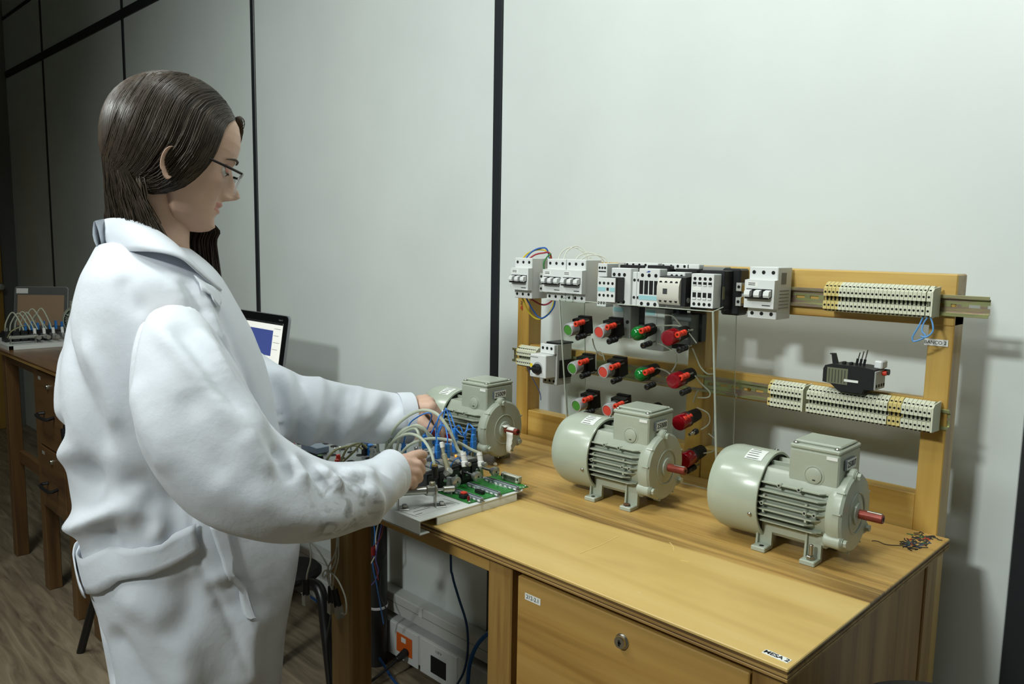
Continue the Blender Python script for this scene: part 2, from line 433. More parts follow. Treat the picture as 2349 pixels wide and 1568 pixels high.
# the table top keeps world-aligned object coordinates: its mesh is placed in world space under a root offset
def build_top_world(parent, x0, x1, y0, y1):
    me = MB().box(x0, x1, y0, y1, DT-.0045, DT, .001).mesh('tabletop'); me.materials.append(TOPM)
    o = link('tabletop', me, parent); o.matrix_parent_inverse = world_of(parent).inverted(); return o
build_top_world(dk, XL, XR, YF, YB)
MB().box(XL+.001, XR-.0012, YF+.0012, YB-.001, DT-.008, DT-.0045).build('plywood_layer', PLY2, dk)
MB().box(XL, XR-.0003, YF+.0003, YB, DT-.011, DT-.008).build('plywood_layer', PLY1, dk)
MB().box(XL+.001, XR-.001, YF+.001, YB-.001, DT-.0128, DT-.011).build('plywood_layer', PLY2, dk)
MB().box(XL, XR, YF, YB, DT-.0165, DT-.0128, .0006).build('plywood_layer', PLY1, dk)
UT = DT-.0165
MB().box(.335, .712, -.684, -.664, .781, UT, .001).build('apron', DESKX, dk)
MB().box(.335, 1.15, -.20, -.18, .781, UT, .001).build('apron', DESKX, dk)
for x0, x1, y0, y1 in ((.263, .337, -.69, -.645), (.7087, .760, -.690, -.645), (1.150, 1.19, -.690, -.650), (1.150, 1.19, -.205, -.155)):
    MB().box(x0, x1, y0, y1, FL, UT, .002).build('leg', DESKZ, dk)
# drawer unit: carcass, upper rail, drawer front
MB().box(.760, .772, -.668, -.19, .30, UT).build('side_panel', SIDEZ, dk)
MB().box(1.1745, 1.1865, -.65, -.2055, .30, UT).build('side_panel', SIDEZ, dk)
MB().box(.772, 1.1745, -.63, -.19, .30, .312).build('bottom_panel', SIDEZ, dk)
MB().box(.76, 1.15, -.676, -.66, .800, UT, .001).build('rail', DESKX, dk)
dr = MB().box(.7745, 1.1485, -.692, -.676, .56, .799, .0015).build('drawer', DESKX, dk); lock(dr, (.968, -.692, .770))
MB().box(.7905, .8215, -.6926, -.692, .768, .778).build('label', PAPER, dr)
dr2 = MB().box(.7745, 1.1485, -.692, -.676, .315, .554, .0015).build('drawer', DESKX, dk); lock(dr2, (.968, -.692, .53))
text('lettering', '212-2.1', .0085, (.806, -.6927, .773), (1,0,0), (0,0,1), INK, dr)
for d_, z in ((dr, .66), (dr2, .42)):
    MB().tube([(.93,-.692,z),(.93,-.712,z),(1.01,-.712,z),(1.01,-.692,z)], .0045, 8).build('handle', BLACK, d_)
# sticker on the table corner and the doodle at the back corner
a, b_, c_ = Vector((1.1652,-0.6993,0.834)), Vector((1.1963,-0.7006,0.834)), Vector((1.1654,-0.6863,0.834))
ux = (b_-a).normalized(); uy = Vector((-ux.y, ux.x, 0)); L_ = (b_-a).length
q = [a, b_, b_+uy*.0105, a+uy*.0105]
MB().add([tuple(p+Vector((0,0,.0004))) for p in q]+[tuple(p) for p in q], [(0,1,2,3),(4,7,6,5),(0,4,5,1),(1,5,6,2),(2,6,7,3),(3,7,4,0)]).build('sticker', PAPER, dk)
cc = (a+b_)/2+uy*.0052; text('lettering', 'MESA 2', .0095, (cc.x, cc.y, DT+.0005), ux, uy, INK, dk, bold=.0002)
dood = MB(); RR = random.Random(3)
cx0, cy0 = 1.172, -.200
for k in range(64):
    x, y = cx0+RR.uniform(-.018, .014), cy0+RR.uniform(-.04, .04)
    pts = [(x, y, DT+.0004)]
    for j in range(3): x += RR.uniform(-.008, .008); y += RR.uniform(-.008, .008); pts.append((x, y, DT+.0004))
    dood.tube(pts, .0009, 5, mi=0 if k % 4 else 1+(k//4) % 3, sub=3)
dood.tube([(cx0-.01, cy0-.035, DT+.0004), (cx0-.03, cy0-.05, DT+.0004), (cx0-.045, cy0-.045, DT+.0004), (cx0-.052, cy0-.05, DT+.0004)], .0007, 5, sub=4)
dood.build('doodle', [mat('ink_dark', (46, 46, 44), .6), mat('ink_red', (176, 64, 40), .6), mat('ink_green', (60, 110, 66), .6), mat('ink_blue', (60, 80, 110), .6)], dk)
# scratches in the varnish
SCR = mat('scratch', (226, 200, 132), .6)
for p in ([(0.839,-0.6294,0.8341), (0.8353,-0.5268,0.8341)], [(0.9046,-0.4899,0.8341), (0.9291,-0.5152,0.8341)], [(0.9548,-0.5386,0.8341), (0.9662,-0.5334,0.8341)]):
    MB().tube([p[0], tuple((Vector(p[0])+Vector(p[1]))/2+Vector((.002,.001,0))), p[1]], .0006, 4, sub=4).build('scratch', SCR, dk)

# ---- middle desk, mostly hidden behind the standing person
DARKTOP = wood('brown_top', (124, 88, 50), (110, 76, 42), (86, 58, 32), 'x', .8, .35, .3)
DARKLEG = wood('brown_leg', (118, 88, 50), (104, 74, 40), (84, 58, 32), 'z', .9, .5, .15)
DARKFR = wood('brown_front', (110, 80, 46), (98, 70, 38), (80, 54, 30), 'x', .8, .5, .15)
md = thing('workbench', 'middle workbench behind the person, with the open laptop on it', 'desk', (-.5, -.43, FL))
top_slab(md, -1.24, .212, YF, YB, DARKTOP)
for x, y in ((-1.2, -.685), (-1.2, -.205)):
    MB().box(x, x+.055, y, y+.045, FL, UT, .002).build('leg', DARKLEG, md)
MB().box(-1.145, .21, -.20, -.18, .775, UT, .001).build('apron', DARKFR, md)

# ---- far desk with two drawers
fd = thing('workbench', 'brown workbench with two drawers at the far left, in the dark', 'desk', (-1.8, -.42, FL))
top_slab(fd, -2.36, -1.335, -.705, -.147, DARKTOP)
for x, y in ((-2.18, -.690), (-1.735, -.690), (-1.40, -.690), (-2.18, -.21), (-1.40, -.21)):
    MB().box(x, x+.05, y, y+.047, FL, UT, .002).build('leg', DARKLEG, fd)
MB().box(-2.13, -1.735, -.68, -.664, .78, UT, .001).build('apron', DARKFR, fd)
MB().box(-2.13, -1.735, -.66, -.64, .36, .41, .001).build('stretcher', DARKFR, fd)
MB().box(-1.70, -1.38, -.655, -.19, .29, .30).build('bottom_panel', DARKFR, fd)
MB().box(-1.372, -1.360, -.66, -.20, .29, UT).build('side_panel', SIDEZ, fd)
MB().box(-1.72, -1.71, -.655, -.20, .29, UT).build('side_panel', SIDEZ, fd)
for z0, z1, zl, zh in ((.535, .805, .762, .66), (.30, .528, .49, .40)):
    g = MB().box(-1.683, -1.402, -.694, -.678, z0, z1, .0015).build('drawer', DARKFR, fd)
    lock(g, (-1.54, -.694, zl))
    MB().tube([(-1.60,-.694,zh),(-1.60,-.722,zh-.004),(-1.49,-.722,zh-.004),(-1.49,-.694,zh)], .006, 8, sub=3).build('handle', BLACK, g)
    MB().box(-1.66, -1.63, -.6946, -.694, z1-.03, z1-.018).build('label', mat('dull_label', (150, 148, 138), .6), g)

# ================================================================= WOODEN RACK WITH RAILS
rk = thing('component_rack', 'yellow pine rack frame with two metal rails standing behind the workbench', 'rack', (.7, -.125, FL))
FY = -.147
for x0, x1 in ((.2333, .2705), (.7091, .7465), (1.1460, 1.1832)):
    MB().box(x0, x1, FY+.001, FY+.046, .55, 1.19, .0015).build('post', PINEZ, rk)
MB().box(.2333, 1.1832, FY-.001, FY+.046, 1.171, 1.2525, .002).build('top_board', PINE, rk)
MB().box(.2705, .7091, FY+.004, FY+.035, DT-.02, .8935, .0015).build('lower_board', PINE, rk)
MB().box(.7465, 1.1460, FY+.004, FY+.035, DT-.02, .8935, .0015).build('lower_board', PINE, rk)
MB().box(.2705, 1.146, FY+.006, FY+.026, 1.003, 1.0525, .0015).build('batten', PINE, rk)
RAILM = bpy.data.materials.new('zinc_rail'); RAILM.use_nodes = True
def _rail():
    N = RAILM.node_tree.nodes; L = RAILM.node_tree.links; b = N['Principled BSDF']
    tc = N.new('ShaderNodeTexCoord'); mp = N.new('ShaderNodeMapping'); mp.inputs['Scale'].default_value = (4, 30, 30)
    L.new(tc.outputs['Object'], mp.inputs[0])
    n = N.new('ShaderNodeTexNoise'); n.inputs['Scale'].default_value = 3; n.inputs['Detail'].default_value = 3; L.new(mp.outputs[0], n.inputs['Vector'])
    cr = N.new('ShaderNodeValToRGB'); e = cr.color_ramp.elements
    e[0].position = .32; e[0].color = lin((150, 150, 120)); e[1].position = .68; e[1].color = lin((178, 168, 118))
    k = e.new(.45); k.color = lin((170, 176, 120)); k = e.new(.56); k.color = lin((160, 138, 128))
    L.new(n.outputs['Fac'], cr.inputs[0]); L.new(cr.outputs[0], b.inputs['Base Color'])
    b.inputs['Metallic'].default_value = .75; b.inputs['Roughness'].default_value = .36
_rail()
def rail(x0, x1, zc, y):
    """top-hat rail with a row of slots; y = front face of the flanges"""
    mb = MB(); h = .0165; t = .001; dpt = .0075
    for s in (-1, 1):
        mb.box(x0, x1, y, y+t, zc+s*h, zc+s*(h-.0045), .0003)
        mb.box(x0, x1, y, y+dpt, zc+s*(h-.0045), zc+s*(h-.0055))
    zi = h-.0055
    mb.box(x0, x1, y+dpt-t, y+dpt, zc+.0024, zc+zi); mb.box(x0, x1, y+dpt-t, y+dpt, zc-zi, zc-.0024)
    x = x0; L_ = .0155; gap = .0095
    while x < x1:
        mb.box(x, min(x+gap, x1), y+dpt-t, y+dpt, zc-.0024, zc+.0024); x += gap+L_
    return mb.build('mounting_rail', RAILM, rk)
RZ1, RZ2 = 1.2042, 1.0235
rail(.217, 1.2305, RZ1, FY-.0095); rail(.221, 1.187, RZ2, FY-.0025)
MB().box(.30, .31, FY-.0112, FY-.0095, RZ2-.002, RZ2+.002)
for x in (.345, .60, .842, 1.05):
    MB().cyl((x, FY+.0055, RZ2), (x, FY+.0025, RZ2), .0035, n=12, ch=.001).build('screw', mat('brass_screw', (196, 150, 70), .35, 1), rk)
MB().box(1.142, 1.1765, FY-.0006, FY, 1.139, 1.1495).build('label', PAPER, rk); text('lettering', 'BANCO 2', .0075, (1.158, FY-.0008, 1.144), (1,0,0), (0,0,1), INK, rk)
text('lettering', '4', .016, (.2475, FY-.0003, 1.138), (1,0,0), (0,0,1), mat('red_marker', (170, 70, 40), .6), rk, bold=.0004)
text('lettering', '2', .011, (.2475, FY-.0003, 1.150), (1,0,0), (0,0,1), INK, rk)

# ---------------------------------------------------------------- circuit breakers
def breaker(x0, zc, label, yb=-.156, w=.054):
    """three pole breaker, x0 = left edge, zc = rail height"""
    t = thing('circuit_breaker', label, 'circuit breaker', (x0+w/2, yb, zc), 0, 'circuit breakers on the rail')
    y1, y2 = -.209, -.222
    hgt = .0455
    MB().box(x0, x0+w, y1, yb, zc-hgt, zc+hgt, .0012).build('body', WHITEP, t)
    MB().prism([(y1, zc-.027), (y1, zc+.0235), (y2, zc+.0225), (y2, zc-.026)], 'x', x0-.0008, x0+w+.0008).build('front_cover', WHITEP, t)
    p = w/3
    for k in range(3):
        xc = x0+p*(k+.5)
        for zz in (zc+.036, zc-.036):
            MB().cyl((xc, y1-.0003, zz), (xc, y1+.004, zz), .0034, n=12).build('screw_hole', DARKHOLE, t)
    MB().box(x0+.003, x0+w-.003, y2-.0006, y2+.002, zc-.006, zc+.0075).build('toggle_recess', BLACK, t)
    for k in range(3):
        xc = x0+p*(k+.5)
        MB().prism([(y2-.0005, zc-.0045), (y2-.0095, zc-.0075), (y2-.0115, zc-.003), (y2-.010, zc+.0035), (y2-.0005, zc+.006)], 'x', xc-.0052, xc+.0052).build('toggle', WHITEP, t)
    MB().prism([(y2-.0008, zc-.0085), (y2-.009, zc-.0098), (y2-.0102, zc-.0066), (y2-.0008, zc-.0055)], 'x', x0+.005, x0+w-.005).build('toggle_bar', BLACK, t)
    MB().box(x0+.004, x0+w*.45, y2-.0003, y2, zc+.0105, zc+.0195).build('rating_plate', PAPER, t)
    for dz in (.0135, .0165): MB().box(x0+.006, x0+.019, y2-.0005, y2-.0003, zc+dz, zc+dz+.0012).build('print', INK, t)
    MB().box(x0+w*.62, x0+w*.9, y2-.0004, y2, zc-.0215, zc-.020).build('print', INK, t)
    return t
breaker(.2835, 1.2125, 'three pole white breaker at the far left end of the top rail')
breaker(.3830, 1.2125, 'white three pole breaker, left one of the touching pair')
breaker(.4385, 1.2125, 'white three pole breaker, right one of the touching pair beside the contactors')
b4 = breaker(.8655, 1.2100, 'lone white three pole breaker on the bare stretch of top rail')
sx = .8655+.054
MB().box(sx, sx+.0006, -.196, -.178, 1.226, 1.246).build('side_print', mat('grey_print', (120, 122, 118), .6), b4)
for k in range(6): MB().box(sx, sx+.0007, -.2-.0004*k, -.166, 1.214-k*.006, 1.2152-k*.006).build('side_print', MATS['grey_print'], b4)

# ---------------------------------------------------------------- terminal strips
def term_mesh(p, m, yf, key):
    """feed-through terminal, local: x from 0 to p, z around 0, y absolute depth relative to the rail front"""
    mb = MB(); g = p*.045
    prof = [(0, -.0195), (-.019, -.0225), (-.028, -.0195), (-.037, -.0175), (-.037, -.0042), (-.026, -.0042), (-.026, .0042), (-.037, .0042), (-.037, .0175), (-.030, .0205), (-.029, .0235), (-.019, .0275), (0, .0240)]
    sc = yf/.037
    prof = [(y*sc, z) for y, z in prof]
    mb.prism(prof, 'x', g, p-g)
    for z in (.0108, -.0108): mb.cyl((p/2, -yf-.0002, z), (p/2, -yf+.0006, z), p*.29, n=9, mi=1)
    mb.box(p*.25, p*.75, -yf*.72, -yf*.68, -.0035, .0035, mi=1)
    mb.box(p*.3, p*.72, -yf*.86, -yf*.80, .0198, .0218, mi=1); mb.box(p*.3, p*.72, -yf*.90, -yf*.80, -.0204, -.0190, mi=1)
    me = mb.mesh('terminal_block', 0); me.materials.append(m); me.materials.append(DARKHOLE); return me
TM = {'b': term_mesh(.00637, BEIGE, .037, 'b'), 'y': term_mesh(.0066, YBEIGE, .034, 'y')}
def strip(name, label, x0, zc, y, seq):
    t = thing(name, label, 'terminal strip', (x0, y, zc), 0, 'terminal strips on the rails')
    x = 0
    for k in seq:
        if k == '|':
            me = MB().prism([(0, -.021), (-.037, -.019), (-.037, .019), (-.030, .024), (0, .026)], 'x', 0, .0026).mesh('end_plate', 0); me.materials.append(BEIGE)
            o = link('end_plate', me, t); o.location = (x, 0, 0); x += .0029; continue
        if k == '.': x += .0011; continue
        o = link('terminal_block', TM[k], t); o.location = (x, 0, 0); x += .00637 if k == 'b' else .0066
    return t
strip('terminal_strip', 'long terminal strip with yellowed left end on the top rail', .9935, RZ1+.0025, FY-.0125, 'yyyy'+'b'*21+'.b|')
strip('terminal_strip', 'short beige terminal strip on the lower rail under the control stand edge', .9010, RZ2+.0035, FY-.0055, 'y'+'b'*9+'|')
strip('terminal_strip', 'long beige terminal strip on the lower rail beneath the black relay', .9735, RZ2+.0035, FY-.0055, 'b'*21+'yyy.'+'b'*7+'|')
strip('terminal_strip', 'beige terminal strip at the left end of the lower rail', .2700, RZ2+.0035, FY-.0055, 'y'+'b'*9+'|')
# grey end clamps
def clamp(x0, zc, label, m=GREYP, w=.009):
    t = thing('end_clamp', label, 'terminal', (x0, -.18, zc), 0, 'grey clamps on the top rail')
    MB().prism([(-.156, zc-.020), (-.192, zc-.021), (-.192, zc-.006), (-.182, zc-.004), (-.182, zc+.004), (-.192, zc+.006), (-.192, zc+.021), (-.156, zc+.020)], 'x', x0, x0+w).build('body', m, t)
    for z in (.0135, -.0135): MB().cyl((x0+w/2, -.1923, zc+z), (x0+w/2, -.19, zc+z), .003, n=10).build('screw_hole', DARKHOLE, t)
    return t
clamp(.346, RZ1, 'grey terminal just right of the far left breaker'); clamp(.3595, RZ1, 'grey terminal just left of the touching breaker pair')
cl = clamp(.8320, RZ1, 'grey clamp with brass insides beside the black contactor', w=.010)
MB().box(.842, .8495, -.190, -.158, RZ1+.004, RZ1+.017, .001).build('brass_jaw', mat('brass', (150, 120, 60), .4, .8), cl)
MB().box(.842, .8495, -.190, -.158, RZ1-.017, RZ1-.004, .001).build('brass_jaw', MATS['brass'], cl)
MB().prism([(-.156, RZ1-.021), (-.170, RZ1-.021), (-.184, RZ1), (-.170, RZ1+.021), (-.156, RZ1+.021)], 'x', .8495, .8515).build('end_plate', GREYD, cl)

# ---------------------------------------------------------------- contactors and overload relays
def holes(parent, xs_, z, y, r=.003):
    for x in xs_: MB().cyl((x, y-.0004, z), (x, y+.002, z), r, n=12).build('screw_hole', DARKHOLE, parent)
def rngx(x0, x1, n): return [x0+(x1-x0)*(k+.5)/n for k in range(n)]
CG = 'contactors on the top rail'
YR = FY-.0095
# narrow module
t = thing('interface_relay', 'narrow white module between breakers and contactors', 'relay', (.54, YR, RZ1))
MB().box(.5275, .5515, -.213, YR, 1.163, 1.252, .001).build('body', WHITEP, t)
holes(t, rngx(.529, .550, 3), 1.243, -.213, .0026); holes(t, rngx(.529, .550, 3), 1.171, -.213, .0026)
for z in (1.2345, 1.1785): MB().box(.530, .549, -.2136, -.212, z, z+.0022).build('slit', DARKHOLE, t)
# contactor A + black aux block
def contactor(name, label, x0, x1, z0, z1, yf, base=BLACK, base_w=None):
    t = thing(name, label, 'contactor', ((x0+x1)/2, YR, (z0+z1)/2), 0, CG)
    MB().box(x0, x1, yf, yf+.026, z0, z1, .0012).build('front_cover', WHITEP, t)
    bx1 = base_w or x1+.004
    MB().box(x0+.001, bx1, yf+.026, YR, z0-.004, z1+.006, .0012).build('body', base, t)
    return t
t = contactor('contactor', 'white contactor carrying the black auxiliary block on its left', .5775, .6255, 1.171, 1.2445, -.232)
holes(t, rngx(.5785, .6165, 3), 1.2315, -.232, .0036); holes(t, rngx(.5785, .6165, 3), 1.178, -.232, .0036)
MB().box(.6255, .6355, -.226, -.175, 1.172, 1.238, .001).build('side_flange', WHITEP, t); holes(t, [.6305], 1.222, -.226, .003); holes(t, [.6305], 1.188, -.226, .003)
MB().box(.580, .660, -.19, -.172, 1.2445, 1.2555, .001).build('rear_terminals', WHITEP, t)
MB().box(.556, .572, -.182, YR, 1.243, 1.254, .001).build('rear_terminals', GREYP, t)
for x in (.585, .600, .615, .63): MB().cyl((x, -.1905, 1.251), (x, -.188, 1.251), .0028, n=10).build('screw_hole', DARKHOLE, t)
a = thing('auxiliary_block', 'black auxiliary contact block with white face at the stack front left', 'contact block', (.588, -.232, 1.2), 0, CG)
MB().box(.5655, .6115, -.257, -.2325, 1.178, 1.2265, .001).build('body', BLACK, a)
MB().box(.5650, .6090, -.260, -.257, 1.1775, 1.2255, .0006).build('face', WHITEP, a)
holes(a, rngx(.566, .608, 4), 1.2145, -.26, .0029); holes(a, rngx(.566, .608, 4), 1.1905, -.26, .0029)
MB().box(.5665, .586, -.2604, -.26, 1.1985, 1.2065).build('teal_band', TEAL, a); MB().box(.5965, .6085, -.2604, -.26, 1.1985, 1.2065).build('teal_band', TEAL, a)
MB().box(.5885, .594, -.2606, -.26, 1.200, 1.206).build('indicator', BLACK, a)
# contactor B
t = contactor('contactor', 'white contactor with four black slots and a teal stripe', .6445, .6930, 1.171, 1.2455, -.232)
holes(t, rngx(.6455, .692, 3), 1.2325, -.232, .0036); holes(t, rngx(.6455, .692, 3), 1.1775, -.232, .0036)
for x in rngx(.646, .691, 4): MB().box(x-.0043, x+.0043, -.2325, -.228, 1.196, 1.2225).build('slot', DARKHOLE, t)
MB().box(.6465, .6885, -.2326, -.232, 1.185, 1.1935).build('teal_band', TEAL, t)
MB().box(.6362, .6445, -.226, -.175, 1.172, 1.238, .001).build('side_flange', WHITEP, t); holes(t, [.6403], 1.222, -.226, .003); holes(t, [.6403], 1.188, -.226, .003)
MB().box(.668, .730, -.19, -.172, 1.2445, 1.2555, .001).build('rear_terminals', WHITEP, t)
for x in (.672, .690, .705, .72): MB().cyl((x, -.1905, 1.251), (x, -.188, 1.251), .0028, n=10).build('screw_hole', DARKHOLE, t)
MB().prism([(.6615, 1.2385), (.668, 1.2415), (.672, 1.2405), (.669, 1.2385)], 'y', -.2324, -.232).build('pen_mark', mat('blue_ink', (40, 70, 150), .6), t)
MB().prism([(.660, 1.1732), (.668, 1.1745), (.669, 1.1725), (.662, 1.1722)], 'y', -.2324, -.232).build('pen_mark', MATS['blue_ink'], t)
# contactor C (rear, with rounded aux block in front)
t = contactor('contactor', 'contactor half hidden behind the rounded white auxiliary block', .702, .742, 1.171, 1.2405, -.222, BLACK, .752)
holes(t, rngx(.708, .740, 3), 1.2335, -.222, .003)
MB().box(.726, .752, -.19, -.172, 1.2465, 1.2555, .001).build('rear_terminals', WHITEP, t)
a = thing('auxiliary_block', 'off white four pole auxiliary block with a square window and black side', 'contact block', (.725, -.222, 1.2), 0, CG)
MB().prism([(-.2225, 1.178), (-.246, 1.179), (-.246, 1.232), (-.2225, 1.234)], 'x', .7025, .7600).build('body', BLACK, a)
MB().prism([(-.246, 1.180), (-.2505, 1.1845), (-.2535, 1.195), (-.2535, 1.2145), (-.2505, 1.2250), (-.246, 1.2305)], 'x', .7020, .7500).build('face', mat('cream_plastic', (204, 202, 190), .5), a)
holes(a, rngx(.703, .749, 4), 1.2215, -.2512, .0032); holes(a, rngx(.703, .749, 4), 1.1880, -.2512, .0032)
MB().box(.7155, .7250, -.2540, -.253, 1.2005, 1.2105).build('window', mat('dark_window', (62, 66, 64), .3), a)
MB().cyl((.7601, -.236, 1.190), (.7606, -.236, 1.190), .005, n=16).build('screw_cap', GREYD, a)
# contactor D
t = contactor('contactor', 'black sided contactor with white four pole face at the right of the row', .7720, .8180, 1.1790, 1.2405, -.246, BLACK, .824)
MB().box(.7722, .8178, -.2470, -.2455, 1.1795, 1.2400).build('face', WHITEP, t)
holes(t, rngx(.774, .816, 4), 1.2315, -.247, .0031); holes(t, rngx(.774, .816, 4), 1.1855, -.247, .0031)
for x in rngx(.774, .816, 4):
    MB().box(x-.0035, x+.0035, -.2476, -.246, 1.2185, 1.2255).build('slot', DARKHOLE, t); MB().box(x-.0033, x+.0033, -.2480, -.2476, 1.2188, 1.2208).build('slot_tab', WHITEP, t)
    MB().box(x-.0035, x+.0035, -.2476, -.246, 1.1935, 1.2065).build('slot', DARKHOLE, t); MB().box(x-.0033, x+.0033, -.2480, -.2476, 1.1940, 1.1975).build('slot_tab', WHITEP, t)
MB().box(.775, .793, -.2474, -.247, 1.2095, 1.2165).build('label', PAPER, t)
MB().box(.8235, .8242, -.225, -.218, 1.195, 1.218).build('side_print', mat('olive_print', (110, 108, 80), .6), t)
MB().box(.800, .838, -.19, YR, 1.165, 1.250, .003).build('rear_body', BLACK, t)
MB().box(.752, .800, -.178, YR, 1.240, 1.252, .001).build('rear_terminals', GREYD, t)
# overload relays hanging below
def overload(label, x0, x1, z0, z1, yf, m, dark_x):
    t = thing('overload_relay', label, 'overload relay', ((x0+x1)/2, YR, z0), 0, 'overload relays under the contactors')
    MB().box(x0, x1, yf, yf+.03, z0, z1, .001).build('face', m, t)
    MB().box(x0+.002, dark_x, yf+.03, FY-.003, z0+.004, z1, .001).build('body', BLACK, t)
    return t
t = overload('pale overload relay under the contactor with the black auxiliary block', .5600, .6055, 1.1020, 1.1690, -0.2, mat('relay_white', (196, 200, 196), .5), .624)
MB().box(.562, .586, -0.2004, -0.2, 1.155, 1.163).build('teal_band', TEAL, t); holes(t, [.598], 1.135, -0.2, .004)
MB().cyl((.563, -0.2, 1.136), (.563, -0.204, 1.136), .003, n=12).build('button', RED, t); MB().box(.588, .5886, -0.2005, -0.2, 1.11, 1.16).build('groove', GREYD, t)
t = overload('white overload relay with a blue shield print under the slotted contactor', .6430, .6900, 1.0850, 1.1690, -0.205, MATS['relay_white'], .706)
MB().box(.646, .668, -0.2054, -0.205, 1.154, 1.164).build('teal_band', TEAL, t)
MB().cyl((.643, -0.205, 1.130), (.643, -0.2105, 1.130), .0035, n=12).build('button', RED, t)
MB().prism([(.6570, 1.128), (.6570, 1.136), (.6640, 1.136), (.6640, 1.128), (.6605, 1.1235)], 'y', -0.2056, -0.205).build('shield_print', mat('shield_blue', (60, 100, 170), .5), t)
MB().prism([(.6585, 1.1295), (.6585, 1.1345), (.6625, 1.1345), (.6625, 1.1295), (.6605, 1.127)], 'y', -0.2059, -0.2056).build('shield_print', PAPER, t)
MB().lathe([(0,0),(.0045,0),(.0045,.0008),(.003,.0008),(.003,.0002),(0,.0002)], (.682, -0.205, 1.128), (0,-1,0), 16).build('dial', GREYP, t); MB().box(.672, .6726, -0.2055, -0.205, 1.095, 1.16).build('groove', GREYD, t)
MB().box(.673, .689, -0.2065, -0.205, 1.146, 1.149).build('ledge', GREYP, t)
t = overload('dark grey overload relay behind the acrylic under the rounded block', .7000, .7440, 1.1020, 1.1600, -0.197, mat('relay_grey', (88, 92, 90), .5), .75)
MB().box(.704, .739, -0.1976, -0.197, 1.112, 1.146).build('print', mat('grey_print2', (150, 152, 146), .6), t)

# ---------------------------------------------------------------- motor protection switch on the lower rail
t = thing('motor_switch', 'pale motor protection switch with black rotary knob on the left rail end', 'switch', (.39, FY, RZ2))
X0, X1 = .3640, .4110
MB().box(X0+.009, X1+.004, -.205, -.156, .980, 1.0705, .001).build('body', GREYP, t)
MB().box(X0+.008, X1+.003, -.214, -.19, 1.049, 1.0705, .001).build('upper_terminals', WHITEP, t)
MB().box(X0, X1, -.238, -.205, .9975, 1.0485, .0015).build('front_cover', WHITEP, t)
MB().box(X1+.0035, X1+.0055, -.198, -.157, .995, 1.035).build('side_shadow_plate', BLACK, t)
MB().box(X0+.012, X1+.004, -.199, -.150, 1.0705, 1.074, .001).build('vented_top', BLACK, t)
holes(t, rngx(X0+.010, X1+.001, 3), 1.0615, -.214, .0034); holes(t, rngx(X0+.011, X1+.002, 3), .988, -.205, .003)
k = MB().lathe([(0,0),(.0115,0),(.0115,.006),(.009,.011),(0,.0112)], (.388, -.238, 1.0175), (0,-1,0), 24).build('knob', BLACK, t)
MB().box(.3735, .4025, -.251, -.2485, 1.0145, 1.0205, .001).build('grip', BLACK, k)
MB().lathe([(.0125,0),(.0138,0),(.0138,.0004),(.0125,.0004)], (.388, -.238, 1.0185), (0,-1,0), 28).build('scale_ring', GREYD, t)
MB().cyl((.3685, -.2384, 1.0235), (.3685, -.238, 1.0235), .0042, n=16).build('warning_dot', mat('warning_yellow', (224, 200, 20), .5), t)
MB().box(X0+.0005, X0+.0245, -.2383, -.238, 1.0415, 1.0435).build('print', GREYD, t); text('lettering', 'I', .006, (.3705, -.2385, 1.003), (1,0,0), (0,0,1), INK, t)
# ---------------------------------------------------------------- black thermal relay resting on the lower terminal strip
zt_ = RZ2+.0035+.0275
t = thing('thermal_relay', 'loose black thermal relay lying on top of the long lower terminal strip', 'relay', (1.04, -.175, zt_), math.radians(0))
MB().prism([(1.003, 1.067), (1.003, 1.089), (1.006, 1.095), (1.016, 1.098), (1.0635, 1.0985), (1.0860, 1.096), (1.0860, 1.062), (1.071, 1.062), (1.068, zt_), (1.030, zt_), (1.017, 1.065)], 'y', -.197, -.152).build('body', BLACK, t)
MB().box(1.010, 1.0445, -.1975, -.197, 1.066, 1.0925).build('rating_plate', mat('plate_olive', (104, 106, 84), .6), t)
for i in range(6): MB().box(1.013+.0052*i, 1.0145+.0052*i, -.1978, -.1975, 1.068, 1.090).build('print', mat('plate_print', (60, 62, 50), .6), t)
MB().box(1.039, 1.062, -.1979, -.1975, 1.0715, 1.0755).build('label', PAPER, t)
MB().box(1.0860, 1.0885, -.196, -.153, 1.0625, 1.0935, .001).build('end_face', GREYP, t)
for i in range(4): MB().cyl((1.0884, -.190+.0105*i, 1.069), (1.0890, -.190+.0105*i, 1.069), .0028, n=10).build('screw_hole', DARKHOLE, t)
MB().box(1.0785, 1.0915, -.180, -.155, 1.096, 1.109, .002).build('cover', WHITEP, t)
MB().cyl((1.0885, -.166, 1.0885), (1.0945, -.166, 1.0885), .004, n=12).build('reset_button', RED, t); MB().cyl((1.0885, -.157, 1.0895), (1.0955, -.157, 1.0895), .005, n=14).build('dial', BLACK, t)
MB().prism([(1.011, 1.097), (1.0085, 1.112), (1.0055, 1.112), (1.0055, 1.1135), (1.0135, 1.114), (1.0185, 1.098)], 'y', -.180, -.172).build('hook', BLACK, t)
for x, h0 in ((1.0485, 1.119), (1.0545, 1.1215), (1.0605, 1.1245)):
    MB().cyl((x, -.174, 1.098), (x+.004, -.172, h0), .0011, n=8).build('connection_pin', STEEL, t)
    MB().cyl((x, -.174, 1.098), (x+.0015, -.1735, 1.1085), .0021, n=8).build('pin_sleeve', BLACK, t)
for x in (1.028, 1.0395): MB().box(x, x+.005, -.183, -.176, 1.098, 1.1025, .0006).build('lug', BLACK, t)

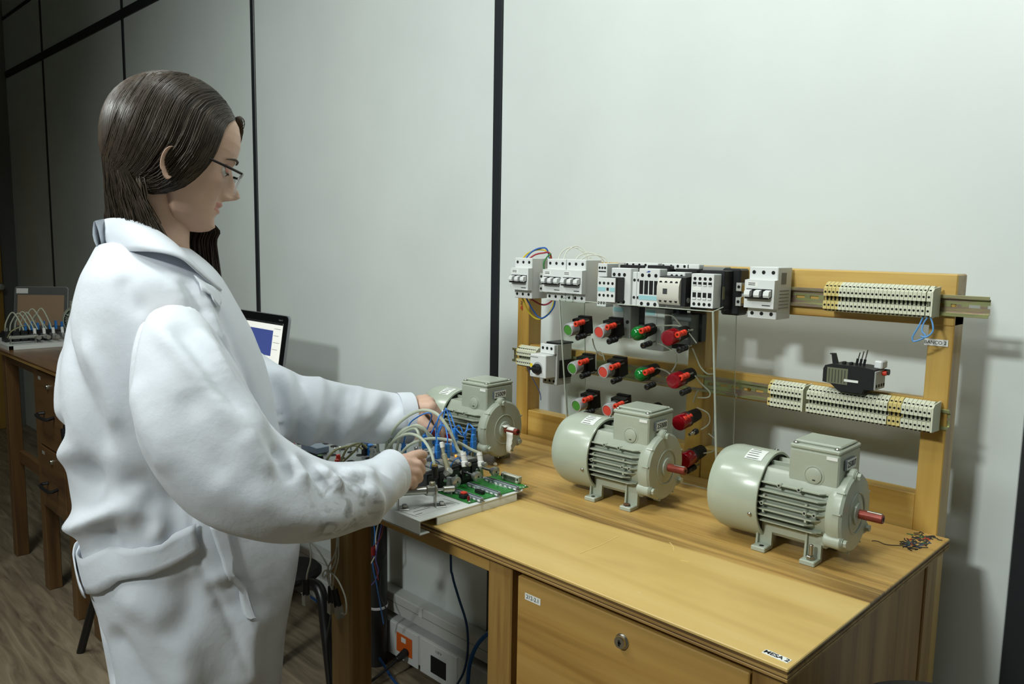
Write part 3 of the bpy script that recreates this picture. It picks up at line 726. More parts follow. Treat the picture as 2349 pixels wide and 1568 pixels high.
# ---------------------------------------------------------------- wires of the rack
YEL = mat('yellow_wire', (208, 186, 48), .45); GRN = mat('green_wire', (58, 128, 66), .45); REDW = mat('red_wire', (160, 52, 62), .45)
wz = 1.2585
def wire(name, label, pts, r, m, sub=8, cat='wire', group=None):
    o = MB().tube(pts, r, 8, sub=sub).build(name, m); return tag(o, label, cat, group)
wire('wire', 'yellow wire looping over the far left breaker', [(.293, -.193, wz-.002), (.297, -.18, wz+.010), (.312, -.166, wz+.018), (.331, -.156, wz+.016), (.339, -.152, wz+.004), (.341, -.149, 1.215), (.352, -.150, 1.165), (.345, -.156, 1.135), (.318, -.160, 1.117), (.296, -.170, 1.130), (.291, -.19, 1.1655)], .0019, YEL)
wire('wire', 'blue wire looping over the far left breaker', [(.302, -.193, wz-.002), (.306, -.178, wz+.013), (.320, -.164, wz+.022), (.334, -.155, wz+.017), (.343, -.151, 1.23), (.356, -.150, 1.165), (.349, -.156, 1.137), (.325, -.161, 1.120), (.309, -.17, 1.135), (.304, -.19, 1.1655)], .0019, BLUEW)
wire('wire', 'red wire bending over the far left breaker', [(.314, -.193, wz-.002), (.318, -.178, wz+.007), (.330, -.165, wz+.011), (.341, -.154, wz+.010), (.347, -.151, 1.235), (.352, -.150, 1.175), (.345, -.158, 1.156), (.328, -.166, 1.152), (.318, -.19, 1.1655)], .0019, REDW)
wire('wire', 'green wire running down behind the far left breaker', [(.346, -.156, wz+.010), (.342, -.165, wz+.002), (.339, -.172, 1.245), (.338, -.166, 1.222)], .0018, GRN)
wire('wire', 'long pale wire arching over the left breaker of the pair', [(.403, -.195, wz-.002), (.404, -.188, wz+.012), (.411, -.172, wz+.024), (.428, -.158, wz+.022), (.447, -.152, wz+.004), (.452, -.150, 1.22)], .0014, WIREW)
wire('wire', 'second pale wire arching over the left breaker of the pair', [(.418, -.195, wz-.002), (.420, -.186, wz+.016), (.429, -.168, wz+.028), (.444, -.157, wz+.020), (.462, -.152, wz-.002)], .0014, WIREW)
wire('wire', 'pale wire arching over the right breaker of the pair', [(.452, -.195, wz-.002), (.455, -.185, wz+.008), (.467, -.168, wz+.014), (.487, -.155, wz+.006), (.500, -.151, 1.245)], .0014, WIREW)
wire('wire', 'low pale wire over the right breaker of the pair', [(.466, -.195, wz-.002), (.470, -.182, wz+.006), (.482, -.166, wz+.010), (.5, -.154, wz+.003), (.513, -.151, 1.242)], .0014, WIREW)
wire('wire', 'blue wire loop hanging below the top terminal strip', [(1.150, -.19, 1.186), (1.146, -.193, 1.172), (1.139, -.195, 1.155), (1.141, -.195, 1.148), (1.151, -.195, 1.152), (1.157, -.194, 1.158), (1.151, -.193, 1.165), (1.152, -.19, 1.178), (1.157, -.186, 1.188)], .0013, mat('light_blue_wire', (92, 150, 206), .4))
wire('wire', 'second blue wire loop hanging below the top terminal strip', [(1.161, -.19, 1.186), (1.166, -.193, 1.174), (1.166, -.194, 1.164), (1.158, -.195, 1.156), (1.150, -.195, 1.157)], .0013, MATS['light_blue_wire'])
wire('wire', 'grey blue wire hanging below the left terminal strip', [(.300, -.18, 1.007), (.304, -.17, .985), (.314, -.150, .945), (.318, -.149, .925)], .0012, mat('dull_blue_wire', (84, 92, 130), .5))

# ================================================================= ACRYLIC CONTROL STAND
ACR = mat('clear_acrylic', (244, 248, 244), .03, 0, trans=1, ior=1.12, spec=.25)
ACRE = mat('acrylic_edge', (196, 204, 190), .25, 0, alpha=.8)
GLASSR = mat('red_lens', (150, 8, 26), .12, trans=.35, coat=.5); GLASSG = mat('green_lens', (14, 120, 44), .15, trans=.25, coat=.5)
A0 = Vector((0, -.208, .834)); DV = Vector((0, -.13115, .99136)); NV = Vector((0, -.99136, -.13115)); AX0, AX1 = .459, .8229; HH = .3435
def ap(x, s, off=0): return A0 + Vector((x, 0, 0)) + DV*s + NV*off
cs = thing('control_stand', 'clear acrylic stand with rows of push buttons, pilot lamps and jacks', 'control panel', ((AX0+AX1)/2, -.19, DT))
def sheet(quad, th, nrm, name='acrylic_sheet'):
    n = Vector(nrm).normalized()*th; q = [Vector(p) for p in quad]
    return MB().add([tuple(p) for p in q]+[tuple(p+n) for p in q], [(0,1,2,3),(7,6,5,4),(0,4,5,1),(1,5,6,2),(2,6,7,3),(3,7,4,0)]).build(name, ACR, cs, 0)
T_ = .003
sheet([ap(AX0, 0), ap(AX1, 0), ap(AX1, HH), ap(AX0, HH)], -T_, NV)
for x, s in ((AX1, 1), (AX0, -1)):
    B = ap(x, HH); sheet([ap(x, 0), Vector((x, -.150, DT)), Vector((x, -.1712, 1.1904)), B], T_, (-s, 0, 0))
# bright polished edges
def edge(p, q, r=.0013): MB().tube([p, q], r, 6).build('polished_edge', ACRE, cs)
edge(ap(AX0, HH), ap(AX1, HH), .0009); edge(ap(AX1, HH, .0004), ap(AX1, 0, .0004), .0019); edge(ap(AX0, HH), ap(AX0, 0), .0015)
for x in (AX1, AX0):
    edge(ap(x, HH), (x, -.1712, 1.1904), .0010); edge((x, -.1712, 1.1904), (x, -.150, DT), .0007)
edge(ap(AX0, .001), ap(AX1, .001), .0008)
MB().cyl((AX1+.001, -.1606, 1.0105), (AX1+.005, -.1606, 1.0105), .0042, n=14, ch=.0012).build('screw', CHROME, cs)
MB().cyl((AX0-.001, -.1606, 1.0105), (AX0-.005, -.1606, 1.0105), .0042, n=14, ch=.0012).build('screw', CHROME, cs)
def local(x, s):   # matrix: local z = outward normal, local x = +x, local y = up the sheet
    o = ap(x, s); X_ = Vector((1,0,0)); Y_ = DV
    return Matrix(((X_.x, Y_.x, NV.x, o.x), (X_.y, Y_.y, NV.y, o.y), (X_.z, Y_.z, NV.z, o.z), (0,0,0,1)))
def part(name, mb, m, M_, parent):
    mb.v = [tuple(M_ @ Vector(p)) for p in mb.v]; return mb.build(name, m, parent)
SILV = mat('silver_bezel', (206, 208, 210), .3, .55)
def block(M_, parent, w=.0155):
    mb = MB().box(-w, w, -.018, .016, -.034, -.004, .001)
    mb.box(-w, w, .016, .019, -.033, -.024).box(-w*.7, w*.7, -.022, -.018, -.031, -.014).box(-w-.002, -w, -.010, .010, -.03, -.01)
    part('contact_block', mb, BLACKM, M_, parent)
def push(x, s, m, lab):
    M_ = local(x, s)
    o = part('push_button', MB().lathe([(0, 0), (.0142, 0), (.0142, .0035), (.0132, .006), (.0132, .0065), (0, .0066)], (0,0,0), (0,0,1), 28), BLACK, M_, cs); o['label'] = lab
    part('bezel', MB().lathe([(.0130, .0062), (.0138, .0085), (.0138, .025), (.0126, .0295), (.0108, .0300), (.0106, .028), (.0106, .007)], (0,0,0), (0,0,1), 36), SILV, M_, o)
    part('cap', MB().lathe([(0, .0297), (.0098, .0294), (.0106, .0284), (.0106, .024)], (0,0,0), (0,0,1), 36), m, M_, o)
    block(M_, o)
def lamp(x, s, m, lab, dome):
    M_ = local(x, s)
    o = part('pilot_lamp', MB().lathe([(0, 0), (.0150, 0), (.0150, .005), (.0140, .0068), (0, .0069)], (0,0,0), (0,0,1), 28), BLACK, M_, cs); o['label'] = lab
    if dome: pr = [(.0138, .0066), (.0138, .015)]+[(.0138*math.cos(t), .015+.0135*math.sin(t)) for t in [PI/2*k/7 for k in range(1, 7)]]+[(0, .0286)]
    else: pr = [(.0146, .0066), (.0146, .0285), (.0134, .0305), (.0115, .0308), (.004, .0312), (0, .0308)]
    part('lens', MB().lathe(pr, (0,0,0), (0,0,1), 32), m, M_, o)
    if not dome:
        part('reflector', MB().lathe([(0, .0075), (.004, .012), (.012, .016), (.0125, .0085), (0, .0072)], (0,0,0), (0,0,1), 20), mat('lens_core', (196, 10, 24), .2), M_, o)
    part('contact_block', MB().lathe([(0,-.034),(.0115,-.034),(.0125,-.02),(.0125,-.003),(0,-.003)], (0,0,0), (0,0,1), 18), BLACKM, M_, o)
def jack(x, s, m, parent, bare=False):
    M_ = local(x, s)
    o = part('jack_socket', MB().lathe([(0, 0), (.0056, 0), (.0056, .004), (.0048, .005), (.0048, .008), (.0056, .009), (.0054, .012), (.0045, .013), (.0045, .016), (.0054, .0168), (.0058, .0210), (.0058, .0245), (.0050, .0255), (.0026, .0255), (.0024, .0210), (0, .0210)], (0,0,0), (0,0,1), 18, ), m, M_, parent)
    part('contact', MB().lathe([(0, .0212), (.0021, .0212), (.0021, .0236), (.0013, .0236), (.0013, .0215)], (0,0,0), (0,0,1), 12), mat('brass_contact', (150, 128, 78), .35, 1), M_, o)
    part('solder_tail', MB().cyl((0,0,-.018), (0,0,0), .0016, n=8), STEEL, M_, o)
cols = {'g': .5055, 'r': .5875, 'gl': .6695, 'rl': .7480}
row = [.2905, .2095, .1300, .0580]
names = ['top', 'second', 'third', 'bottom']
for i, s in enumerate(row):
    dx = .0050*i
    push(.5035+dx, s-.003, GREENC, 'green push button in a silver bezel, %s row' % names[i]) if i < 3 else None
    push(.5845+dx, s, REDC, 'red push button in a silver bezel, %s row' % names[i]) if i < 3 else None
    lamp(.6680+.004*i, s+.002, GLASSG, 'green domed pilot lamp, %s row' % names[i], True) if i < 3 else None
    lamp(.7445+.009*i, s+.003, GLASSR, 'dark red pilot lamp, %s row' % names[i], False)
    for j, x in enumerate((.5215, .6020, .6830, .7630)):
        if i == 3 and j < 3: continue
        x += dx if j < 3 else .0035*i
        jack(x, s+.0100, RED, cs)
        if i == 2 and j == 3:   # bare jack without its sleeve
            M_ = local(x+.012, s-.0175)
            o = part('jack_socket', MB().lathe([(0, 0), (.0056, 0), (.0056, .007), (.0045, .009), (.0040, .0095), (0, .0095)], (0,0,0), (0,0,1), 18), BLACK, M_, cs)
            part('contact', MB().lathe([(0, .0095), (.0036, .0095), (.0036, .016), (.0028, .017), (.0028, .024), (.0016, .024), (.0016, .02), (0, .02)], (0,0,0), (0,0,1), 16), CHROME, M_, o)
        else: jack(x+.002, s-.0185, BLACK, cs)
# white leads behind the sheet
def lead(pts, r=.0013): MB().tube([tuple(ap(*p)) for p in pts], r, 7, sub=8).build('lead_wire', WIREW, cs)
lead([(.708, .325, -.02), (.722, .322, -.026), (.738, .303, -.03), (.755, .299, -.026), (.768, .302, -.02)])
lead([(.686, .302, -.02), (.705, .303, -.028), (.73, .304, -.03), (.752, .296, -.026), (.775, .277, -.02)])
lead([(.688, .268, -.02), (.705, .258, -.03), (.722, .245, -.032), (.722, .228, -.03), (.718, .214, -.02)])
lead([(.766, .266, -.02), (.768, .245, -.03), (.775, .228, -.032), (.790, .218, -.03), (.806, .221, -.026)])
lead([(.770, .214, -.02), (.775, .198, -.03), (.793, .182, -.032), (.790, .172, -.03), (.772, .171, -.022)])
lead([(.686, .218, -.02), (.700, .212, -.028), (.715, .202, -.026), (.722, .190, -.02)])
lead([(.527, .262, -.02), (.522, .244, -.03), (.530, .228, -.032), (.548, .226, -.024)])
lead([(.532, .196, -.02), (.527, .228, -.03), (.545, .232, -.026), (.556, .218, -.02)])
lead([(.772, .152, -.02), (.790, .140, -.03), (.790, .12, -.032), (.778, .108, -.022)])
lead([(.792, .102, -.026), (.805, .088, -.03), (.800, .068, -.03), (.782, .062, -.02)])
lead([(.764, .16, -.02), (.768, .178, -.026), (.776, .186, -.02)])

# ================================================================= ELECTRIC MOTORS
MG = mat('motor_paint', (164, 171, 155), .36, bump=.10, bscale=260, var=.05, vscale=20, coat=.25)
MG2 = mat('motor_paint_cover', (170, 179, 162), .30, var=.04, vscale=14, coat=.35)
SHAFTM = mat('red_primer_shaft', (132, 58, 46), .4, .35, var=.3, vscale=60)
def motor(label, tagno, loc, rz, extra_bolt=False):
    """axis along +x, origin on the table between the feet"""
    t = thing('electric_motor', label, 'motor', loc, math.radians(rz), 'grey electric motors')
    H = .0755; ax = Vector((0, 0, H))
    K = dict(world=False)
    # finned housing
    MB().lathe([(0, -.045), (.0475, -.045), (.0475, .066), (0, .066)], ax, (1,0,0), 40).build('housing', MG, t, **K)
    fin = []
    for k in range(7): fin.append((180, .030-.0098*k))            # stacked horizontal fins on both sides
    for sy in (-1, 1):
        for k, z in enumerate((.0315, .0205, .0105, .0010, -.0085, -.0175, -.0275)):
            x1 = .058 if k in (0, 1, 2, 3) else (.05 if k != 5 else .04)
            yo = .0575 if k not in (0, 6) else .0525
            mb = MB(); yi = .038
            mb.prism([(-.047, sy*yi), (x1, sy*yi), (x1, sy*(yo-.010)), (x1-.010, sy*yo), (-.047, sy*yo)], 'z', H+z-.0009, H+z+.0009)
            o = mb.build('cooling_fin', MG, t, 30, **K)
            if sy < 0 and k in (0, 3):
                for xx in ((-.012, .018) if k == 0 else (-.035, .030, .044)):
                    b_ = MB().cyl((xx, sy*(yo-.012), H+z), (xx, sy*(yo+.0016), H+z), .0031, n=12)
                    b_.build('threaded_boss', MG, o, **K); MB().cyl((xx, sy*(yo+.0012), H+z), (xx, sy*(yo+.0019), H+z), .0017, n=8).build('boss_hole', DARKHOLE, o, **K)
            if sy < 0 and k in (2, 4):
                for xx in (-.034, .030): MB().box(xx, xx+.003, sy*(yo-.006), sy*(yo+.0005), H+z-(.004 if k == 4 else -.001), H+z+(.0035 if k == 2 else .0)).build('fin_lug', MG, o, **K)
    for a in (58, 76, 104, 122):   # upper fins beside the terminal box
        M_ = Matrix.Translation(ax) @ Matrix.Rotation(math.radians(a-90), 4, 'X')
        MB().box(-.047, .040, -.0009, .0009, .045, .0585, 0, M=M_).build('cooling_fin', MG, t, **K)
    # shoulder under the terminal box and belly
    MB().prism([(-.0455, H+.030), (-.0455, H+.034), (-.034, H+.0505), (.034, H+.0505), (.0455, H+.034), (.0455, H+.030)], 'x', -.042, .066).build('box_saddle', MG, t, **K)
    MB().box(-.040, .060, -.036, .036, .022, .045, .006).build('foot_saddle', MG, t, **K)
    # end shield
    sh = MB().lathe([(0, .058), (.0545, .058), (.0575, .062), (.0585, .070), (.0580, .078), (.0545, .0815), (.0300, .0825), (.0290, .0818), (.0170, .0830), (.0165, .0860), (.0120, .0870), (0, .0870)], ax, (1,0,0), 56).build('end_shield', MG, t, **K)
    MB().lathe([(.0285, .0822), (.0300, .0836), (.0312, .0826)], ax, (1,0,0), 48).build('bearing_ring', MG, sh, **K)
    for a in (96, 216, 324):
        ca, sa = math.cos(math.radians(a)), math.sin(math.radians(a))
        c0 = Vector((0, ca*.0560, H+sa*.0560))
        lug = MB().cyl(c0+Vector((.056, 0, 0)), c0+Vector((.0815, 0, 0)), .0105, n=14, ch=.002).build('bolt_lug', MG, sh, **K)
        MB().cyl(c0+Vector((.0815, 0, 0)), c0+Vector((.0828, 0, 0)), .0072, n=16).cyl(c0+Vector((.0828, 0, 0)), c0+Vector((.0880, 0, 0)), .0056, n=6, ch=.0006).build('bolt', MG, sh, **K)
    for a in (20, 140, 170, 255, 300):
        ca, sa = math.cos(math.radians(a)), math.sin(math.radians(a)); c0 = Vector((0, ca*.0580, H+sa*.0580))
        MB().box(-.001, .001, -.002, .002, 0, .012, M=Matrix.Translation(c0+Vector((.069,0,0))) @ Matrix.Rotation(math.radians(a), 4, 'X') @ Matrix.Rotation(PI/2, 4, 'Y')).build('casting_rib', MG, sh, **K)
    # shaft
    s_ = MB().lathe([(0, .084), (.0068, .084), (.0068, .1185), (.0060, .1195), (0, .1195)], ax, (1,0,0), 24).build('shaft', SHAFTM, t, **K)
    MB().cyl(ax+Vector((.1194,0,0)), ax+Vector((.1198,0,0)), .0028, n=12).build('centre_hole', DARKHOLE, s_, **K)
    MB().box(.097, .1180, -.0023, .0023, H+.0055, H+.0076, .0006).build('shaft_key', STEEL, s_, **K)
    # fan cover
    fc = MB().lathe([(.0625, -.040), (.0660, -.040), (.0670, -.042), (.0672, -.104), (.0655, -.114), (.0600, -.1245), (.0480, -.1285), (.0300, -.1290), (0, -.1290)], ax, (1,0,0), 64).build('fan_cover', MG2, t, 40, **K)
    MB().lathe([(.0475, -.046), (.0655, -.046), (.0655, -.043), (.0475, -.043)], ax, (1,0,0), 48).build('cover_gap', BLACKM, fc, **K)
    for a in (196, 344, 75): 
        ca, sa = math.cos(math.radians(a)), math.sin(math.radians(a)); c0 = Vector((-.050, ca*.0672, H+sa*.0672)); nv = Vector((0, ca, sa))
        MB().cyl(c0-nv*.001, c0+nv*.0022, .0034, n=12, ch=.001).build('screw', STEEL, fc, **K)
    for r in (.018, .028, .038): MB().lathe([(r, -.1292), (r+.003, -.1294), (r+.003, -.128), (r, -.128)], ax, (1,0,0), 32).build('grille_ring', MG2, fc, **K)
    # rating sticker on the fan cover, wrapped over the top
    rows = []
    for i in range(9):
        a = math.radians(97+i*3.1); rows.append([(x, math.cos(a)*.0676, H+math.sin(a)*.0676) for x in (-.078, -.050)])
    stk = MB().grid(rows).build('rating_sticker', PAPER, fc, 60, **K)
    for i in range(5):
        a0, a1 = math.radians(99+i*5), math.radians(100.3+i*5)
        MB().grid([[(x, math.cos(a)*.06785, H+math.sin(a)*.06785) for x in (-.0765+R.uniform(0, .003), -.058+R.uniform(-.004, .004))] for a in (a0, a1)]).build('print', mat('sticker_print', (96, 98, 96), .6), fc, 60, **K)
    # terminal box
    bx = MB().box(-.0045, .0685, -.0400, .0400, H+.030, .1640, .0022).build('terminal_box', MG, t, **K)
    lid = MB().box(-.0050, .0690, -.0405, .0405, .1645, .1710, .002).box(-.0020, .0660, -.0300, .0300, .1705, .1755, .0018).build('lid', MG, bx, **K)
    for x in (.0020, .0620):
        for y in (-.0345, .0345):
            MB().lathe([(0,0),(.0040,0),(.0040,.0012),(.0022,.0030),(0,.0032)], (x, y, .1710), (0,0,1), 14).build('screw', STEEL, lid, **K)
    MB().lathe([(.0150, 0), (.0150, .0006), (.0128, .0008), (.0125, -.0015), (.0118, .0018), (.0085, .0030), (0, .0034)], (.0330, -.0400, .1290), (0,-1,0), 32).build('knockout_plug', MG, bx, **K)
    MB().box(.0325, .0365, -.0438, -.0430, .1225, .1238).build('plug_slot', DARKHOLE, bx, **K)
    lb = MB().box(.0685, .0720, -.0230, .0140, .1400, .1555, .0006).build('number_plate', mat('plate_grey', (92, 98, 102), .5), bx, **K)
    MB().box(.0720, .0723, -.0205, .0140, .1405, .1550).build('plate_face', PAPER, lb, **K)
    iv = world_of(t)
    xd = (iv.to_3x3() @ Vector((0,1,0)), iv.to_3x3() @ Vector((0,0,1)))
    text('lettering', tagno, .0125, iv @ Vector((.0725, -.0035, .1478)), xd[0], xd[1], INK, lb)
    MB().box(.0500, .0655, -.0408, -.0404, .1560, .1610).build('small_sticker', PAPER, bx, **K)
    MB().tube([(.0660, -.003, .118), (.0740, -.003, .120), (.0760, -.003, .128)], .0045, 10, sub=4).build('earth_lug', MG, t, **K)
    # feet
    for x in (-.0375, .0375):
        for sy in (-1, 1):
            f_ = MB().box(x-.0112, x+.0112, sy*.0300, sy*.0580, 0, .0075, .0012)
            f_.prism([(sy*.0330, .004), (sy*.0425, .004), (sy*.0400, .0420), (sy*.0330, .0430)], 'x', x-.0112, x-.0082)
            f_.prism([(sy*.0300, .004), (sy*.0365, .004), (sy*.0350, .0420), (sy*.0300, .0430)], 'x', x-.0112, x+.0112)
            o = f_.build('foot', MG, t, 30, **K)
            MB().cyl((x+.002, sy*.0490, .0073), (x+.002, sy*.0490, .0078), .0036, n=14).build('bolt_hole', DARKHOLE, o, **K)
    if extra_bolt:
        o = MB().cyl((.0395, -.0490, .0078), (.0395, -.0490, .0135), .0062, n=6, ch=.0008).cyl((.0395, -.0490, .0135), (.0395, -.0490, .0300), .0030, n=14, ch=.0006).build('loose_bolt', STEEL, t, **K)
    return t
m3 = motor('grey electric motor numbered 25007, nearest the right table end', '25007', (1.0525, -.3650, DT), 1.5, True)
m2 = motor('grey electric motor numbered 25008, in front of the acrylic stand', '25008', (.7290, -.3680, DT), 3.0)
m1 = motor('grey electric motor numbered 25009 with white tape on its shaft', '25009', (.3430, -.3800, DT), 3.0)
MB().cyl((.7290+.0385, -.3680-.0475, DT+.0076), (.7290+.0385, -.3680-.0475, DT+.011), .0060, n=6, ch=.0006).build('rusty_bolt', mat('rust', (98, 72, 54), .6, .3), m2)
# white tape hanging on the shaft of the third motor
tp = MB(); H = .0755
rows = []
for i in range(13):
    a = math.radians(160-i*20); rows.append([(x, math.cos(a)*.0078, H+math.sin(a)*.0078) for x in (.094, .112)])
tp.grid(rows)
rows = [[(x, -.0076+.0010*math.sin(i*.8)-.0004*i, H-.002-.0052*i) for x in (.094+.0006*i, .112-.0005*i*(i % 2))] for i in range(9)]
tp.grid(rows); rows = [[(.094-.0022*i, y, H+.0075+.0008*i) for y in (-.012, .006)] for i in range(6)]; tp.grid(rows)
o = tp.build('white_tape', mat('tape_white', (226, 226, 216), .6), m1, 60, world=False)
md_ = o.modifiers.new('t', 'SOLIDIFY'); md_.thickness = .0006

# ================================================================= PNEUMATIC TRAINER TRAY
TRAYM = mat('white_enamel', (216, 219, 214), .35, coat=.2)
PCB = mat('green_board', (44, 122, 52), .35, var=.12, vscale=60)
TUBE = mat('milky_tube', (206, 212, 192), .3, trans=.35, ior=1.3)
TUBY = mat('yellowed_tube', (172, 168, 124), .35, trans=.2, ior=1.3)
NICKEL = mat('nickel', (176, 176, 168), .3, .85)
GREYS = mat('slider_grey', (138, 146, 152), .4, .3)
ZP = .8495
tr = thing('pneumatic_trainer', 'white tray with pneumatic cylinders, valves, milky tubes and a green board', 'trainer board', (.48, -.6, DT))
TX0, TX1, TY0, TY1 = .325, .6055, -.742, -.500
# folded tray: plate with rounded far corner, right flange, front lip that hangs over the table edge
mb = MB(); cor = [(TX0, TY0), (TX1, TY0)] + [(TX1-.012+.012*math.cos(a), TY1-.012+.012*math.sin(a)) for a in [PI/2*k/6 for k in range(7)]] + [(TX0, TY1)]
mb.prism(cor, 'z', ZP-.0015, ZP); mb.build('plate', TRAYM, tr)
mb = MB().prism([(TX1-.0025, DT+.0004), (TX1, DT+.0004), (TX1, ZP-.0042), (TX1-.0012, ZP-.0015), (TX1-.0030, ZP-.0015)], 'y', -.706, -.522); mb.build('side_flange', TRAYM, tr)
mb = MB().box(TX0, TX1, TY0, TY0+.0015, .826, ZP-.001, .0005).box(TX0, TX1, TY0, TY0+.020, .826, .8275); mb.build('front_lip', TRAYM, tr)
# printed plate on the tray
q = [Vector(p) for p in ((0.5463,-0.7355,0.8497), (0.5839,-0.7318,0.8497), (0.5842,-0.6385,0.8497), (0.5447,-0.6406,0.8497))]
def frame(q, w, zoff, name, m, parent):
    c = sum(q, Vector())/4; mb = MB()
    inn = [p+(c-p).normalized()*w*1.4 for p in q]; dz = Vector((0,0,zoff))
    mb.add([tuple(p+dz) for p in q]+[tuple(p+dz) for p in inn], [(k, (k+1) % 4, 4+(k+1) % 4, 4+k) for k in range(4)]); return mb.build(name, m, parent, 0)
frame(q, .0006, .0002, 'printed_frame', mat('thin_print', (120, 122, 120), .6), tr)
e1 = (q[2]-q[1]); e2 = (q[0]-q[1])
for k, (s0, s1) in enumerate(((.25, .85), (.42, .62), (.12, .5), (.62, .8), (.05, .2))):
    p0 = q[1]+e2*(.85-.17*k)+e1*s0; p1 = q[1]+e2*(.85-.17*k)+e1*s1; w = e2.normalized()*.0012; dz = Vector((0,0,.0003))
    MB().add([tuple(p0+dz), tuple(p1+dz), tuple(p1+w+dz), tuple(p0+w+dz)], [(0,1,2,3)]).build('print', MATS['thin_print'], tr, 0)
# green board
pq = [Vector(p) for p in ((0.5116,-0.6275,0.8515), (0.5948,-0.6282,0.8515), (0.599,-0.4857,0.8515), (0.5055,-0.4743,0.8515))]
pc = MB().add([tuple(p) for p in pq]+[tuple(p-Vector((0,0,.0016))) for p in pq], [(0,1,2,3),(7,6,5,4),(0,4,5,1),(1,5,6,2),(2,6,7,3),(3,7,4,0)]).build('circuit_board', PCB, tr, 0)
for p in pq: 
    c0 = p+(sum(pq, Vector())/4-p)*.06
    MB().cyl(c0, c0+Vector((0,0,.0022)), .0025, n=12, ch=.0006).build('screw', STEEL, pc)
text('lettering', 'LD Didactic', .0095, Vector((0.5582,-0.52,0.8517)), (1, .02, 0), (-.02, 1, 0), PAPER, pc)
MB().lathe([(.0038,0),(.0045,0),(.0045,.0002),(.0038,.0002)], (0.5951,-0.4988,0.8517), (0,0,1), 18).build('ring_print', PAPER, pc)
for a, b_ in (((0.5249,-0.6055,0.8555), (0.6062,-0.6096,0.8555)), ((0.5235,-0.5647,0.8555), (0.6035,-0.5634,0.8555)), ((0.5198,-0.5165,0.8555), (0.6036,-0.5189,0.8555))):
    a, b_ = Vector(a), Vector(b_); a.z = b_.z = .8517; yc = (a.y+b_.y)/2
    sl = MB().box(a.x, b_.x, yc-.0042, yc+.0042, .8517, .8585, .0008).build('slide_switch', GREYS, pc)
    MB().box(a.x+.003, b_.x-.003, yc-.0009, yc+.0009, .8584, .8588).build('slit', DARKHOLE, sl)
    for k in range(7): 
        x = a.x+.005+(b_.x-a.x-.012)*k/6; MB().box(x, x+.006, yc-.0046, yc-.0041, .8525, .8555).build('contact_window', WHITEP, sl)
    MB().box(a.x-.003, a.x, yc-.002, yc+.002, .8517, .8545).box(b_.x, b_.x+.004, yc-.003, yc+.003, .8517, .8535).build('solder_lug', STEEL, sl)
p = Vector((0.5685,-0.6165,0.8517)); rb = MB().box(p.x-.006, p.x+.008, p.y-.006, p.y+.006, .8517, .859, .0008).build('button_base', BLACK, pc); MB().box(p.x-.004, p.x+.006, p.y-.0045, p.y+.0045, .859, .8625, .0008).build('button_cap', RED, rb)
p = Vector((0.5867,-0.6209,0.8517)); MB().lathe([(.0026,0),(.0026,.006),(.0018,.0082),(0,.0088)], p, (0,0,1), 14).build('led', mat('led_red', (120, 20, 26), .2, trans=.3), pc)
p = Vector((0.5701,-0.5789,0.8517)); MB().box(p.x-.010, p.x+.009, p.y-.004, p.y+.004, .8517, .8580, .0006).build('chip_socket', BLACK, pc)
p = Vector((0.5316,-0.6174,0.8517)); MB().cyl(p, p+Vector((0,0,.028)), .0045, .0048, n=14).build('standoff', mat('standoff_grey', (150, 156, 156), .5), pc)
p = Vector((0.5458,-0.6236,0.8517)); MB().cyl(p, p+Vector((0,0,.012)), .0013, n=8).build('pin', STEEL, pc)
p = Vector((0.5446,-0.6105,0.8517)); MB().cyl(p, p+Vector((0,0,.010)), .0013, n=8).build('pin', STEEL, pc)
# ribbon connector at the far right
p = Vector((0.5556,-0.4869,0.8517)); cn = MB().box(p.x-.020, p.x+.022, p.y-.005, p.y+.006, .8517, .8565, .001).box(p.x-.017, p.x+.019, p.y-.004, p.y+.005, .8565, .8645, .001).box(p.x+.019, p.x+.024, p.y-.005, p.y+.005, .8545, .8655, .001).box(p.x-.022, p.x-.017, p.y-.005, p.y+.005, .8545, .8655, .001).build('multi_pin_connector', mat('connector_nickel', (196, 196, 180), .4, .5), pc)
for k in range(10): MB().box(p.x-.014+.0031*k, p.x-.0125+.0031*k, p.y-.0062, p.y-.0038, .853, .8625).build('pin_row', STEEL, cn)
for x in (p.x-.0195, p.x+.0215): MB().cyl((x, p.y-.0056, .860), (x, p.y-.0048, .860), .0018, n=10).build('hole', DARKHOLE, cn)

